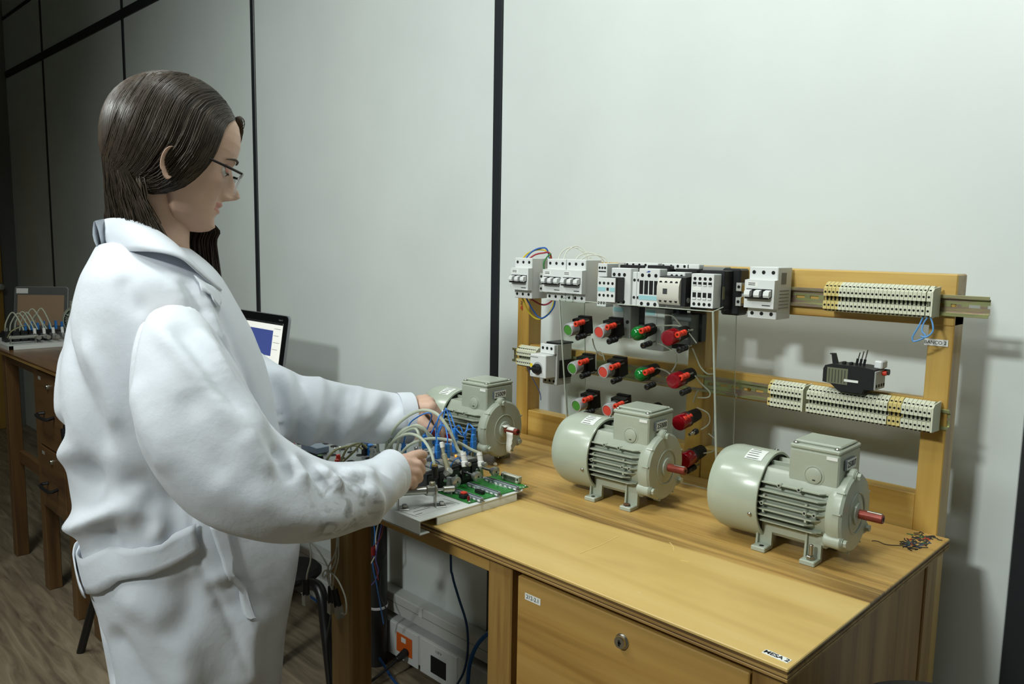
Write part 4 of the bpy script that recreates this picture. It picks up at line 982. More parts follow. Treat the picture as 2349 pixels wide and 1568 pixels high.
# three air cylinders along x with brackets and round striker discs
def cylinder(dc, nc, back, name_lab):
    dc, nc = Vector(dc), Vector(nc); y, z = (dc.y+nc.y)/2, dc.z
    o = MB().lathe([(0, 0), (.0095, 0), (.0105, .002), (.0105, .02), (.009, .022), (.009, back-.014), (.0105, back-.012), (.0105, back), (0, back)], (nc.x, y, z), (-1,0,0), 24).build('air_cylinder', ALU, tr); o['label'] = name_lab
    MB().cyl((nc.x-.004, y, z), (dc.x, y, z), .0024, n=12).build('piston_rod', CHROME, o)
    MB().lathe([(.0024,0),(.0056,0),(.0056,.006),(.0024,.0065)], (nc.x, y, z), (1,0,0), 18).build('nose_bush', mat('nose_white', (206, 206, 200), .4), o)
    MB().lathe([(0,0),(.0062,0),(.0062,.0040),(.0050,.0045),(.0050,.0062),(.0092,.0068),(.0092,.0118),(.0080,.0126),(0,.0128)], (dc.x-.008, y, z), (1,0,0), 22).build('striker_disc', NICKEL, o)
    MB().cyl((dc.x+.0047, y, z), (dc.x+.0051, y, z), .0017, n=6).build('socket_hole', DARKHOLE, o)
    # bracket: upright plate with a rounded top and a foot
    pr = [(y-.013, ZP), (y+.013, ZP), (y+.0115, z)]+[(y+.0115*math.cos(a), z+.0115*math.sin(a)) for a in [PI*k/8 for k in range(1, 8)]]+[(y-.0115, z)]
    MB().prism(pr, 'x', nc.x-.0045, nc.x-.003).box(nc.x-.022, nc.x-.003, y-.013, y+.013, ZP, ZP+.0015).build('bracket', NICKEL, o)
    MB().cyl((nc.x-.015, y-.008, ZP+.0015), (nc.x-.015, y-.008, ZP+.006), .0032, n=6, ch=.0005).build('bolt', STEEL, o)
    return y, z, nc.x
C1 = cylinder((0.5419,-0.6084,0.8735), (0.5055,-0.6135,0.8735), .105, 'front one of the three parallel air cylinders')
C2 = cylinder((0.5437,-0.5632,0.8735), (0.5002,-0.5621,0.8735), .105, 'middle one of the three parallel air cylinders')
C3 = cylinder((0.5434,-0.5184,0.8735), (0.5027,-0.5164,0.8735), .105, 'rear one of the three parallel air cylinders')
# elbow fittings on the cylinders
def fitting(c, tilt=(0,-.1,1), m=None):
    c = Vector(c); d_ = Vector(tilt).normalized()
    o = MB().cyl(c-d_*.006, c+d_*.004, .0062, n=8, ch=.001).cyl(c+d_*.004, c+d_*.020, .0050, n=16).cyl(c+d_*.015, c+d_*.0165, .0056, n=16).build('push_in_fitting', m or mat('fitting_white', (222, 222, 216), .4), tr)
    MB().cyl(c-d_*.001, c-d_*.001+Vector((.014, 0, .002)), .0042, n=8, ch=.0008).build('swivel_nut', NICKEL, o)
    return c+d_*.019
FA = fitting((0.5361,-0.585,0.9001), (-.25, 0, 1)); FB = fitting((0.5385,-0.548,0.8936), (-.25, 0, 1)); 
FC = Vector((0.525,-0.645,0.9044))
MB().cyl(FC+Vector((.002,0,-.022)), FC, .0060, n=16, ch=.001).build('black_fitting', BLACK, tr); MB().cyl(FC+Vector((0,0,-.002)), FC+Vector((0,0,.003)), .0052, n=12).build('collet', mat('brass_yellow', (180, 160, 96), .4, .5), tr)
q_ = Vector((0.5377,-0.625,0.8923)); 
o = MB().cyl(q_, q_+Vector((-.012, 0, .030)), .0048, n=6, ch=.001).cyl(q_+Vector((-.012,0,.030)), q_+Vector((-.017,0,.044)), .0028, n=12).build('flow_control', mat('fitting_olive', (172, 168, 140), .4, .5), tr)
MB().cyl(q_+Vector((-.0155,0,.040)), q_+Vector((-.0185,0,.050)), .0038, n=12, ch=.001).build('needle_knob', MATS['fitting_white'], o)
MB().cyl(q_+Vector((.006,0,.004)), q_+Vector((-.006,0,-.004)), .0066, n=6, ch=.001).build('hex_body', NICKEL, o)
# small front cylinder in two angle brackets
A_, B_ = Vector((0.5329,-0.728,0.867)), Vector((0.5644,-0.672,0.8833)); ZC = .877
A_, B_ = Vector((A_.x, A_.y, ZC)), Vector((B_.x, B_.y, ZC)); dx = (B_-A_).normalized()
o = MB().cyl(A_-dx*.004, B_-dx*.018, .0066, n=20, ch=.001).cyl(B_-dx*.018, B_, .0088, n=8, ch=.001).cyl(A_-dx*.018, A_-dx*.004, .0076, n=8, ch=.001).build('small_air_cylinder', NICKEL, tr)
MB().cyl(B_, B_+dx*.010, .0022, n=10).build('piston_rod', CHROME, o); MB().cyl(B_+dx*.010, B_+dx*.030, .0052, n=16, ch=.0012).build('rod_end', NICKEL, o)
MB().cyl(A_-dx*.010+Vector((0,0,.006)), A_-dx*.010+Vector((0,0,.024)), .0055, n=14, ch=.001).build('air_port', BLACK, o)
MB().cyl(B_-dx*.009+Vector((0,0,.006)), B_-dx*.009+Vector((0,0,.014)), .0045, n=8, ch=.001).build('port_plug', mat('fitting_olive2', (176, 172, 148), .4, .5), o)
side = Vector((dx.y, -dx.x, 0))
for c0 in (A_-dx*.002, B_-dx*.004):
    M_ = Matrix(((dx.x, side.x, 0, c0.x), (dx.y, side.y, 0, c0.y), (0, 0, 1, ZP), (0,0,0,1)))
    b2 = MB().box(-.0008, .0008, -.009, .012, 0, ZC-ZP+.010, .0004, M=M_).box(0, .018, -.009, .012, 0, .0016, .0004, M=M_).build('angle_bracket', NICKEL, o)
    MB().cyl(M_ @ Vector((.011, .003, .0016)), M_ @ Vector((.011, .003, .0075)), .0042, n=6, ch=.0008).build('bolt', CHROME, b2)
# black solenoid valve bank under the plugs
vb = thing_part = None
def blk(x0, x1, y0, y1, z0, z1, m=BLACK, name='valve_body', ch=.0012): return MB().box(x0, x1, y0, y1, z0, z1, ch).build(name, m, tr)
for k, (x, y) in enumerate(((.455, -.640), (.452, -.612), (.450, -.584), (.448, -.556), (.446, -.530))):
    v = blk(x, x+.058, y-.012, y+.012, ZP, .888)
    MB().box(x+.006, x+.05, y-.0095, y+.0095, .888, .8905).build('vent_plate', GREYD, v)
    MB().box(x+.058, x+.0605, y-.010, y+.010, .858, .884, .0006).build('end_cap', mat('valve_dark', (44, 46, 48), .35), v)
    MB().cyl((x+.0605, y, .870), (x+.064, y, .870), .0042, n=14, ch=.001).build('override_button', CHROME, v)
for x, y in ((.372, -.60), (.374, -.57), (.376, -.54)):
    v = blk(x, x+.05, y-.012, y+.012, ZP, .882)
    MB().cyl((x+.04, y, .882), (x+.04, y, .892), .005, n=14).build('solenoid_top', NICKEL, v)
fl = blk(.415, .450, -.66, -.52, ZP, .868, ALU, 'manifold')
bx_ = MB().prism([(-.60, .890), (-.56, .908), (-.52, .908), (-.52, .884), (-.60, .884)], 'x', .395, .445).build('terminal_housing', mat('housing_grey', (150, 156, 158), .4), tr)
for k in range(3): MB().cyl((.40+.018*k, -.585, .893), (.40+.018*k, -.587, .904), .0035, n=12, ch=.001).build('socket', NICKEL, bx_)
for x, y in ((.476, -.574), (.470, -.548), (.452, -.575)): MB().sphere((x, y, .8935), .0022, 10, 6).build('indicator_led', mat('led_orange', (255, 150, 40), .3, emit=1.6), tr)
# quick plugs and blue leads
def plug(p, h=.026, tilt=(0,0), r=.0040):
    p = Vector(p); d_ = Vector((tilt[0], tilt[1], 1)).normalized()
    o = MB().box(-r, r, -r, r, 0, h*.55, .0006, M=Matrix.Translation(p)).box(-r*.8, r*.8, -r*.8, r*.8, h*.55, h, .0006, M=Matrix.Translation(p)).build('plug', BLUE, tr)
    MB().box(-r*.5, r*.5, -r-.0004, -r, h*.15, h*.45, M=Matrix.Translation(p)).build('plug_rib', BLUEW, o)
    return p+Vector((0,0,h))
P_ = [plug(q) for q in ((0.5117,-0.628,0.9109), (0.5089,-0.585,0.9145), (0.5172,-0.548,0.9169), (0.52,-0.612,0.9113), (0.5049,-0.556,0.9061), (0.4236,-0.585,0.9051), (0.4241,-0.56,0.9093))]
P2 = [plug(q, .040, r=.0044) for q in ((0.4795,-0.6,0.9024), (0.4816,-0.56,0.9104), (0.4935,-0.525,0.9066))]
q = plug((0.4053,-0.62,0.8993), .018)
LB = mat('blue_lead', (52, 122, 206), .4)
def lead2(pts, r=.0013): MB().tube(pts, r, 7, sub=7).build('blue_lead', LB, tr)
lead2([P_[0], P_[0]+Vector((-.004,0,.02)), P_[0]+Vector((.004,.0,.05)), P2[1]+Vector((-.02,0,.03)), P2[1]])
lead2([P2[0], P2[0]+Vector((.004,0,.018)), P2[0]+Vector((.020,0,.020)), P_[3]+Vector((0,0,.012)), P_[3]])
lead2([P2[1], P2[1]+Vector((.008,0,.006)), P_[4]+Vector((-.012,0,.02)), P_[4]])
lead2([P2[2], P2[2]+Vector((-.014,0,.006)), P_[4]+Vector((.004,0,.02)), P_[4]])
lead2([P2[2], P2[2]+Vector((-.02,0,-.008)), P2[1]+Vector((.02,0,-.01)), P2[1]])
lead2([q, (0.4132,-0.62,0.9405), (0.4172,-0.61,0.9602), (0.4467,-0.6,0.9784), (0.4496,-0.59,0.9709), P_[5]])
lead2([P_[5], (0.4314,-0.58,0.9291), (0.442,-0.57,0.9585), (0.4532,-0.57,0.9645), (0.4685,-0.59,0.9375), P_[0]])
lead2([P_[6], (0.4273,-0.55,0.9362), (0.428,-0.54,0.9686), (0.433,-0.54,0.9753), (0.4459,-0.54,0.9463), (0.4675,-0.55,0.9309), P2[1]])
lead2([(0.5157,-0.6,0.8938), (0.525,-0.6,0.9061), (0.5253,-0.59,0.9083), (0.5268,-0.585,0.9013)], .0010)
lead2([(0.5019,-0.55,0.9003), (0.5058,-0.545,0.9076), (0.5121,-0.54,0.908), (0.5092,-0.535,0.8999)], .0010)
lead2([(0.5084,-0.64,0.8944), (0.5107,-0.64,0.9067), (0.5105,-0.63,0.9079), (0.5082,-0.62,0.9008)], .0010)
# red lamp on the bank
MB().lathe([(.006,0),(.006,.012),(.004,.016),(0,.017)], (0.4271,-0.53,0.9099), (0,0,1), 14).build('red_lamp', GLASSR, tr)
# milky tubes
def tube2(pts, r=.0026, m=TUBE): MB().tube(pts, r, 9, sub=9).build('air_tube', m, tr)
MBASE = [(0.3398,-0.63,0.8845),(0.3621,-0.63,0.889),(0.3636,-0.62,0.8875),(0.3813,-0.62,0.8877)]
tube2([MBASE[1], (0.3704,-0.63,0.9176), (0.404,-0.63,0.9568), (0.4489,-0.62,0.9856), (0.4859,-0.61,0.9854), (0.5103,-0.6,0.9587), (0.5227,-0.59,0.9237), FA], .0030)
tube2([MBASE[2], (0.3839,-0.63,0.916), (0.4235,-0.63,0.948), (0.4553,-0.63,0.9616), (0.4677,-0.62,0.9543), (0.4679,-0.61,0.9367), (0.4621,-0.6,0.9176)], .0026)
tube2([MBASE[1], (0.3906,-0.64,0.9148), (0.4236,-0.64,0.9374), (0.4555,-0.64,0.9472), (0.4864,-0.64,0.9427), (0.5082,-0.64,0.9257), FC], .0026)
tube2([(0.4367,-0.65,0.9092), (0.4492,-0.64,0.9261), (0.4678,-0.62,0.9367), (0.4865,-0.6,0.9377), (0.5113,-0.58,0.9326), (0.5244,-0.56,0.9188), FB], .0027)
tube2([MBASE[0], (0.3371,-0.63,0.9113), (0.3401,-0.63,0.9416), (0.3513,-0.63,0.9545), (0.3651,-0.63,0.9518), (0.3772,-0.63,0.9272), (0.3678,-0.62,0.8985)], .0026)
tube2([MBASE[3], (0.4039,-0.63,0.9239), (0.4235,-0.63,0.9439), (0.4515,-0.63,0.9554), (0.4641,-0.63,0.9432), (0.4529,-0.62,0.9217)], .0026)
tube2([MBASE[2], (0.3799,-0.63,0.9127), (0.404,-0.62,0.9429), (0.434,-0.61,0.9524), (0.4557,-0.6,0.9409), (0.4524,-0.59,0.9329)], .0022)
for p in MBASE+[(0.3072,-0.62,0.8736), (0.391,-0.61,0.8879)]:
    p = Vector(p); o = MB().cyl((p.x, p.y, ZP), (p.x, p.y, p.z), .0050, n=12).build('manifold_port', NICKEL, tr)
    MB().cyl((p.x, p.y, p.z-.001), (p.x, p.y, p.z+.006), .0042, n=12, ch=.001).build('collet', MATS['fitting_white'], o)

# ================================================================= GREY CONTROL CONSOLE left of the tray
co = thing('control_console', 'grey perforated control plate with knobs and red caps under the left sleeve', 'control panel', (.1, -.6, DT))
GPL = mat('console_grey', (150, 154, 152), .35, .5)
MB().prism([(-.735, DT), (-.735, .8445), (-.45, .862), (-.45, DT)], 'x', -.16, .318).build('housing', GPL, co)
def con(x, y): return .8445+(y+.735)/.285*.0175
for i in range(9):
    for j in range(4):
        x, y = .02+.032*i+.012*(j % 2), -.70+.036*j
        MB().cyl((x, y, con(x, y)-.001), (x, y, con(x, y)+.0004), .0085, n=18).build('jack_hole', DARKHOLE, co)
def cap(p, r, h, m, name, r2=None):
    x, y = p[0], p[1]; z = con(x, y); return MB().cyl((x, y, z), (x, y, z+h), r, r2 or r*.85, n=16, ch=.001).build(name, m, co)
k = cap((0.2176,-0.6825,0.857), .0075, .020, BLACK, 'knob'); 
p = (0.2176,-0.6825,0.857); MB().cyl((p[0], p[1], con(p[0], p[1])+.0195), (p[0], p[1], con(p[0], p[1])+.0205), .005, n=14).build('green_top', GREENC, k)
cap((0.2444,-0.6608,0.855), .0050, .012, RED, 'red_cap'); cap((0.2244,-0.6447,0.855), .0050, .014, RED, 'red_cap')
cap((0.0736,-0.6754,0.858), .008, .016, RED, 'red_cap'); cap((0.0827,-0.6652,0.858), .007, .014, mat('dark_red', (140, 24, 40), .4), 'red_cap'); cap((0.1265,-0.6854,0.858), .006, .010, mat('ivory', (206, 204, 170), .5), 'ivory_cap')
for px_ in ((0.1548,-0.629,0.862), (0.1666,-0.6156,0.862), (0.1677,-0.6036,0.862), (0.1766,-0.5827,0.862), (0.1977,-0.5807,0.862)): cap(px_, .0022, .010, CHROME, 'toggle_lever')
p = Vector((0.1372,-0.6594,0.862)); MB().box(p.x-.03, p.x+.03, p.y, p.y+.03, .855, .868, .001).build('display', mat('display_blue', (110, 124, 140), .2), co)
for k, (px_, m_) in enumerate((((0.2311,-0.5845,0.86), BLACK), ((0.237,-0.5778,0.86), BLUE), ((0.2541,-0.5792,0.86), BLACK), ((0.2167,-0.57,0.862), BLUE))):
    MB().box(px_[0]-.006, px_[0]+.006, px_[1]-.006, px_[1]+.006, .852, .876, .001).build('plug', m_, co)
for px_ in ((0.3185,-0.63,0.882), (0.3327,-0.63,0.8831)):
    MB().lathe([(.005,-.03),(.005,0),(.0035,.002),(.0035,.006),(.0052,.008),(.0052,.011),(0,.012)], px_, (0,0,1), 14).build('white_nozzle', MATS['fitting_white'], co)
def hose(pts, label): tag(MB().tube(pts, .0022, 8, sub=8).build('hose', TUBY), label, 'hose')
hose([(0.2432,-0.6876,0.858), (0.2312,-0.66,0.8743), (0.232,-0.63,0.879), (0.2377,-0.61,0.8785), (0.2444,-0.6,0.8708)], 'yellowed thin hose arching low over the grey control plate')
hose([(0.2773,-0.6771,0.858), (0.2773,-0.66,0.8878), (0.2627,-0.63,0.8903), (0.256,-0.61,0.8865), (0.2596,-0.6,0.8765)], 'yellowed hose rising steeply from the red caps of the control plate')
hose([(0.2603,-0.6591,0.858), (0.2876,-0.65,0.8837), (0.2851,-0.63,0.8972), (0.2973,-0.62,0.9074), (0.3175,-0.62,0.9077)], 'yellowed hose bending up toward the milky tubes')

# ================================================================= LAPTOP on the middle bench
lp = thing('laptop', 'open black and silver laptop with a lit white screen behind the person', 'laptop', (-.83, -.32, DT))
LX0, LX1 = -1.02, -.668
MB().box(LX0, LX1, -.50, -.27, DT+.002, DT+.018, .004).build('base', mat('laptop_silver', (150, 154, 158), .4, .5), lp)
def rrect(x0, x1, z0, z1, r, n=6):
    P = []
    for cx_, cz_, a0 in ((x1-r, z1-r, 0), (x0+r, z1-r, 90), (x0+r, z0+r, 180), (x1-r, z0+r, 270)):
        P += [(cx_+r*math.cos(math.radians(a0+90*k/n)), cz_+r*math.sin(math.radians(a0+90*k/n))) for k in range(n+1)]
    return P
tilt = Matrix.Translation((0, -.272, DT+.018)) @ Matrix.Rotation(math.radians(-9), 4, 'X')
MB().prism(rrect(LX0, LX1, 0, .205, .016), 'y', 0, .007, M=tilt).build('lid', MATS['laptop_silver'], lp)
MB().prism(rrect(LX0+.002, LX1-.004, 0, .203, .015), 'y', -.0012, 0, M=tilt).build('bezel', mat('gloss_black', (16, 18, 18), .2), lp)
sc_ = MB().box(LX0+.024, LX1-.030, -.0018, -.0012, .018, .178, M=tilt).build('screen', mat('screen_white', (226, 226, 218), .4, emit=.55), lp)
MB().box(LX0+.024, LX1-.030, -.0022, -.0018, .172, .178, M=tilt).build('title_bar', mat('title_dark', (40, 42, 42), .4), sc_)
MB().box(LX0+.10, LX1-.086, -.0022, -.0018, .07, .152, M=tilt).build('window_block', mat('screen_blue', (70, 84, 150), .4, emit=.25), sc_)
for k in range(4): MB().box(LX1-.08, LX1-.040-.008*(k % 2), -.0022, -.0018, .158-.022*k, .1595-.022*k, M=tilt).build('text_line', mat('screen_grey', (170, 170, 164), .5), sc_)
text('lettering', 'Radius 15', .006, tilt @ Vector((LX1-.048, -.0014, .188)), (1,0,0), tilt.to_3x3() @ Vector((0,0,1)), mat('bezel_print', (120, 124, 126), .5), lp)
MB().box(LX0+.02, LX1-.02, -.46, -.30, DT+.018, DT+.0195).build('keyboard', BLACK, lp)

# ================================================================= FAR DESK ITEMS
ft = thing('pneumatic_trainer', 'second white trainer tray with tubes and blue plugs on the far desk', 'trainer board', (-2.15, -.57, DT))
FX1 = -2.085
MB().box(-2.42, FX1, -.685, -.44, DT+.0165, DT+.018, .0005).build('plate', TRAYM, ft)
MB().box(FX1-.0015, FX1, -.668, -.475, DT+.0004, DT+.0165, .0003).build('side_flange', TRAYM, ft)
MB().box(-2.42, FX1, -.686, -.6845, DT-.002, DT+.0165, .0003).build('front_lip', TRAYM, ft)
zf = DT+.018
for y in (-.66, ):
    o = MB().cyl((-2.14, -.672, zf+.028), (-2.14, -.565, zf+.028), .0075, n=14, ch=.001).build('small_air_cylinder', NICKEL, ft)
    MB().cyl((-2.14, -.565, zf+.028), (-2.14, -.53, zf+.028), .003, n=10).build('piston_rod', CHROME, o)
    for yy in (-.665, -.575): MB().box(-2.15, -2.13, yy-.001, yy+.001, zf, zf+.038).build('bracket', NICKEL, o)
for k in range(6):
    y = -.655+.03*k; v = MB().box(-2.27, -2.215, y-.012, y+.012, zf, zf+.045, .001).build('valve_body', BLACK, ft)
    MB().cyl((-2.235, y, zf+.045), (-2.235, y, zf+.058), .005, n=10).build('port', NICKEL, v)
for k in range(4):
    y = -.565+.035*k; o = MB().cyl((-2.16, y, zf+.022), (-2.24, y, zf+.022), .010, n=14, ch=.001).build('air_cylinder', ALU, ft)
    MB().cyl((-2.16, y, zf+.022), (-2.13, y, zf+.022), .003, n=8).build('piston_rod', CHROME, o); MB().cyl((-2.13, y, zf+.022), (-2.122, y, zf+.022), .009, n=14).build('striker_disc', NICKEL, o)
    MB().cyl((-2.18, y, zf+.03), (-2.186, y, zf+.055), .006, n=10, ch=.001).build('push_in_fitting', MATS['fitting_white'], o)
for k in range(7):
    y = -.59+.023*k; MB().box(-2.222, -2.212, y-.004, y+.004, zf+.045, zf+.075+.006*(k % 2), .001).build('plug', BLUE, ft)
RR = random.Random(11)
for k in range(7):
    y0 = -.66+.018*k; y1 = y0+.05+.012*RR.random(); h = .075+.05*RR.random()
    MB().tube([(-2.24, y0, zf+.04), (-2.235, y0+.005, zf+h*.8), (-2.22, (y0+y1)/2, zf+h+.02), (-2.20, y1-.004, zf+h*.7), (-2.185, y1, zf+.05)], .0026, 7, sub=8).build('air_tube', TUBE, ft)
MB().tube([(-2.12, -.68, zf+.03), (-2.1, -.665, zf+.06), (-2.12, -.62, zf+.075), (-2.17, -.6, zf+.07)], .002, 7, sub=8).build('air_tube', TUBY, ft)
# laptop in the dark
l2 = thing('laptop', 'small laptop with a dull brown screen on the far desk', 'laptop', (-2.6, -.45, DT))
rot = Matrix.Translation((-2.66, -.42, DT)) @ Matrix.Rotation(math.radians(52), 4, 'Z')
MB().box(-.12, .12, -.20, .0, .002, .018, .003, M=rot).build('base', BLACK, l2)
tl = rot @ Matrix.Translation((0, .0, .018)) @ Matrix.Rotation(math.radians(-10), 4, 'X')
MB().prism(rrect(-.12, .12, 0, .205, .014), 'y', 0, .012, M=tl).build('lid', mat('lid_silver', (150, 152, 150), .4, .4), l2)
MB().prism(rrect(-.118, .116, 0, .203, .013), 'y', -.0012, 0, M=tl).build('bezel', mat('bezel_grey', (84, 84, 80), .5), l2)
MB().box(-.105, .102, -.0018, -.0012, .02, .165, M=tl).build('screen', mat('brown_screen', (150, 124, 98), .4, emit=.02), l2)
MB().box(-.112, -.06, -.0018, -.0012, .172, .196, M=tl).build('sticker', PAPER, l2)
# motor in the dark
dup(m1, (-2.36, -.335, DT), math.radians(-12), 'grey electric motor in the dark on the far desk', 'grey electric motors')
# chair between the desks
ch = thing('chair', 'chair with black tubular frame beside the far desk', 'chair', (-.93, -.78, FL))
TB = mat('black_tube', (18, 18, 19), .35)
for a, b_ in (((-1.116, -.7535, FL), (-0.965,-0.716,0.3033)), ((-1.06, -.38, FL), (-.95, -.43, .43)), ((-.68, -.74, FL), (-.72, -.69, .43)), ((-.68, -.40, FL), (-.72, -.43, .43))):
    MB().cyl(a, b_, .0125, n=14).build('leg', TB, ch)
MB().box(-.97, -.71, -.71, -.41, .43, .46, .012).build('seat', mat('seat_black', (28, 28, 28), .6), ch)
MB().tube([(-1,-0.7991,0.7249), (-0.99,-0.7903,0.6484), (-0.98,-0.7759,0.5608), (-.965, -.69, .47), (-.95, -.69, .44)], [.010, .015, .016, .0125, .0125], 12, sub=5).build('back_post', TB, ch)
MB().tube([(-1,-0.7991,0.7249)]+[(-1.0, -.42, .74), (-.96, -.43, .46)], [.010, .014, .0125], 12, sub=6).build('back_post', TB, ch)

# ================================================================= WALL DUCT, SOCKETS AND CABLES BELOW THE DESK
DUCT = mat('duct_white', (196, 198, 194), .45)
dc = thing('cable_duct', 'white two level cable duct with sockets along the wall below the desks', 'cable duct', (-.3, -.03, FL))
MB().box(-1.4, .62, -.048, 0, .115, .178, .003).build('upper_channel', DUCT, dc)
MB().box(-1.4, .62, -.0485, -.0475, .150, .152).build('groove', GREYD, dc)
MB().box(-1.4, .62, -.062, 0, .0, .100, .003).build('lower_channel', DUCT, dc)
MB().box(-.26, -.243, -.0525, -.046, .15, .180, .001).build('clip', WHITEP, dc)
for x0, x1 in ((-.40, -.245), (-.235, -.065)):
    MB().box(x0, x1, -.066, -.060, -.012, .098, .002).build('socket_plate', WHITEP, dc)
o = MB().box(-.350, -.272, -.068, -.066, .012, .074, .001).build('orange_socket', mat('orange', (214, 98, 32), .5), dc); MB().box(-.325, -.302, -.0685, -.068, .05, .066).build('label', PAPER, o)
MB().box(-.182, -.112, -.068, -.066, .008, .062, .001).build('black_socket', BLACK, dc)
text('lettering', '110 V', .012, (-.147, -.0662, .080), (1,0,0), (0,0,1), INK, dc)
pl = thing('power_plug', 'black power plug in the orange socket with its cable', 'plug', (-.31, -.09, 0))
MB().cyl((-.300, -.068, .025), (-.292, -.112, .018), .014, .009, n=14, ch=.002).build('plug_body', BLACK, pl)
MB().tube([(-.292, -.110, .018), (-.29, -.15, .005), (-.30, -.22, -.02), (-.33, -.35, -.034)], .0042, 8, sub=7).build('cable', BLACK, pl)
def cable(label, pts, r, m, name='cable', sub=8): tag(MB().tube(pts, r, 8, sub=sub).build(name, m), label, 'cable')
cable('thin blue cable hanging in front of the white wall below the desk', [(-.06, -.10, .80), (-0.0561,-0.1,0.4236), (-0.048,-0.1,0.3622), (-0.0214,-0.1,0.3069), (0.0122,-0.1,0.2422), (0.0187,-0.1,0.1679), (0.0034,-0.1,0.0973), (-0.031,-0.1,0.0371)], .0034, mat('dark_blue_cable', (30, 76, 120), .4))
cable('thick blue cable bending behind the front desk leg', [(0.1734,-0.1,0.3009), (0.1082,-0.1,0.2549), (0.0574,-0.1,0.1982), (0.0283,-0.1,0.1332), (0.0202,-0.1,0.068)], .0058, mat('blue_cable', (24, 96, 168), .4))
cable('blue cable lying along the floor by the duct', [(-1.2, -.08, .04), (-.8, -.085, .03), (-.45, -.10, -.0), (-.25, -.14, -.032), (0, -.16, -.035), (.3, -.15, -.035)], .0042, mat('navy_cable', (28, 66, 116), .4))
# black post with cables
bp = thing('steel_post', 'black round steel post with a white cable tie behind the desk leg', 'post', (-.41, -.10, FL))
MB().cyl((-.41, -.10, FL), (-.41, -.10, .8165), .034, n=28).build('post', mat('post_black', (34, 36, 36), .4), bp)
MB().lathe([(.0345, 0), (.0362, .001), (.0362, .008), (.0345, .009)], (-.41, -.10, .150), (.06, 0, 1), 28).build('cable_tie', mat('tie_white', (214, 212, 216), .5), bp)
VIO = mat('violet_wire', (92, 84, 150), .4)
DK = mat('dark_cable', (28, 28, 28), .5)
for lab, m_, pts in (('blue wire hanging by the black post', LB, [(-0.1421,-0.3,0.5446), (-0.1365,-0.3,0.5036), (-0.1753,-0.28,0.4129), (-0.1994,-0.25,0.333), (-0.2525,-0.2,0.2405), (-0.2907,-0.16,0.1526)]),
                     ('white wire hanging by the black post', WIREW, [(-0.1204,-0.3,0.5468), (-0.1325,-0.3,0.5023), (-0.1308,-0.3,0.4626), (-0.147,-0.3,0.4333), (-0.1695,-0.3,0.4054)]),
                     ('violet wire hanging by the black post', VIO, [(-0.1048,-0.3,0.5485), (-0.1207,-0.3,0.4959), (-0.1329,-0.3,0.4437), (-0.1352,-0.29,0.4033), (-0.1696,-0.28,0.3582), (-0.1945,-0.28,0.3375)]),
                     ('dark red wire hanging by the black post', mat('maroon_wire', (110, 40, 40), .5), [(-0.0971,-0.3,0.5446), (-0.1128,-0.3,0.5042), (-0.1447,-0.3,0.4708), (-0.1509,-0.3,0.4444), (-0.1471,-0.29,0.4119), (-0.1353,-0.29,0.3785)]),
                     ('dark cable hanging beside the black post', DK, [(-0.3603,-0.1,0.4174), (-0.3628,-0.1,0.3749), (-0.3607,-0.1,0.3405), (-0.379,-0.1,0.2998), (-0.3632,-0.12,0.2118), (-0.332,-0.12,0.1661), (-0.3412,-0.12,0.1062)])):
    cable(lab, pts, .0018, m_, 'wire')
cj = MB().cyl((-0.1376,-0.305,0.4742), (-0.1378,-0.305,0.4534), .008, n=12, ch=.001).build('red_connector', mat('conn_red', (130, 30, 28), .4)); tag(cj, 'dark red connector among the hanging wires by the post', 'connector')
CLR = mat('clear_plug', (204, 206, 196), .2, trans=.5, ior=1.3)
def rj(label, c, d_, wires):
    t = thing('network_plug', label, 'plug', c)
    c = Vector(c); d_ = Vector(d_).normalized()
    MB().cyl(c, c+d_*.024, .0085, .0085, n=4).build('clear_body', CLR, t)
    MB().cyl(c-d_*.03, c+d_*.002, .0065, .0075, n=8).build('boot', BLACK, t)
    MB().cyl(c+d_*.014, c+d_*.0245, .0060, n=4).build('gold_contacts', mat('gold_pin', (190, 170, 110), .3, .8), t)
    for w_ in wires: MB().tube(w_, .0016, 7, sub=8).build('lead', WIREW, t)
yy = -.62
rj('clear network plug with a white loop in front of the desk leg', (0.3345,-0.72,0.6092), (.4, 0, -1), [[(0.3475,-0.72,0.5982), (0.3772,-0.73,0.6129), (0.3749,-0.73,0.6414), (0.351,-0.73,0.6671), (0.3104,-0.72,0.6666), (0.2761,-0.71,0.6564), (0.2503,-0.7,0.6365), (0.2581,-0.7,0.6345), (0.2943,-0.7,0.6749), (0.2856,-0.69,0.7134)], [(0.3201,-0.72,0.6266), (0.2896,-0.71,0.6414), (0.2855,-0.71,0.6664), (0.2355,-0.7,0.6822), (0.2035,-0.7,0.6928)]])
rj('clear network plug hanging near the coat hem', (0.2211,-0.72,0.5953), (0, 0, -1), [[(0.2199,-0.72,0.6085), (0.2272,-0.72,0.6378), (0.2242,-0.71,0.6654), (0.2018,-0.7,0.6923)]])
rj('clear network plug hanging left of the desk leg', (0.2805,-0.7,0.5929), (0, 0, -1), [[(0.2839,-0.7,0.6082), (0.2908,-0.7,0.6476), (0.2988,-0.695,0.6836), (0.2917,-0.69,0.7195)], [(0.2779,-0.7,0.6169), (0.2662,-0.7,0.6487), (0.2947,-0.7,0.6925), (0.2901,-0.69,0.7147)]])
tag(MB().tube([(0.2919,-0.69,0.7283), (0.2931,-0.692,0.7056)], .0036, 8).build('cable', WIREW), 'short white cable end hanging in front of the desk leg', 'cable')
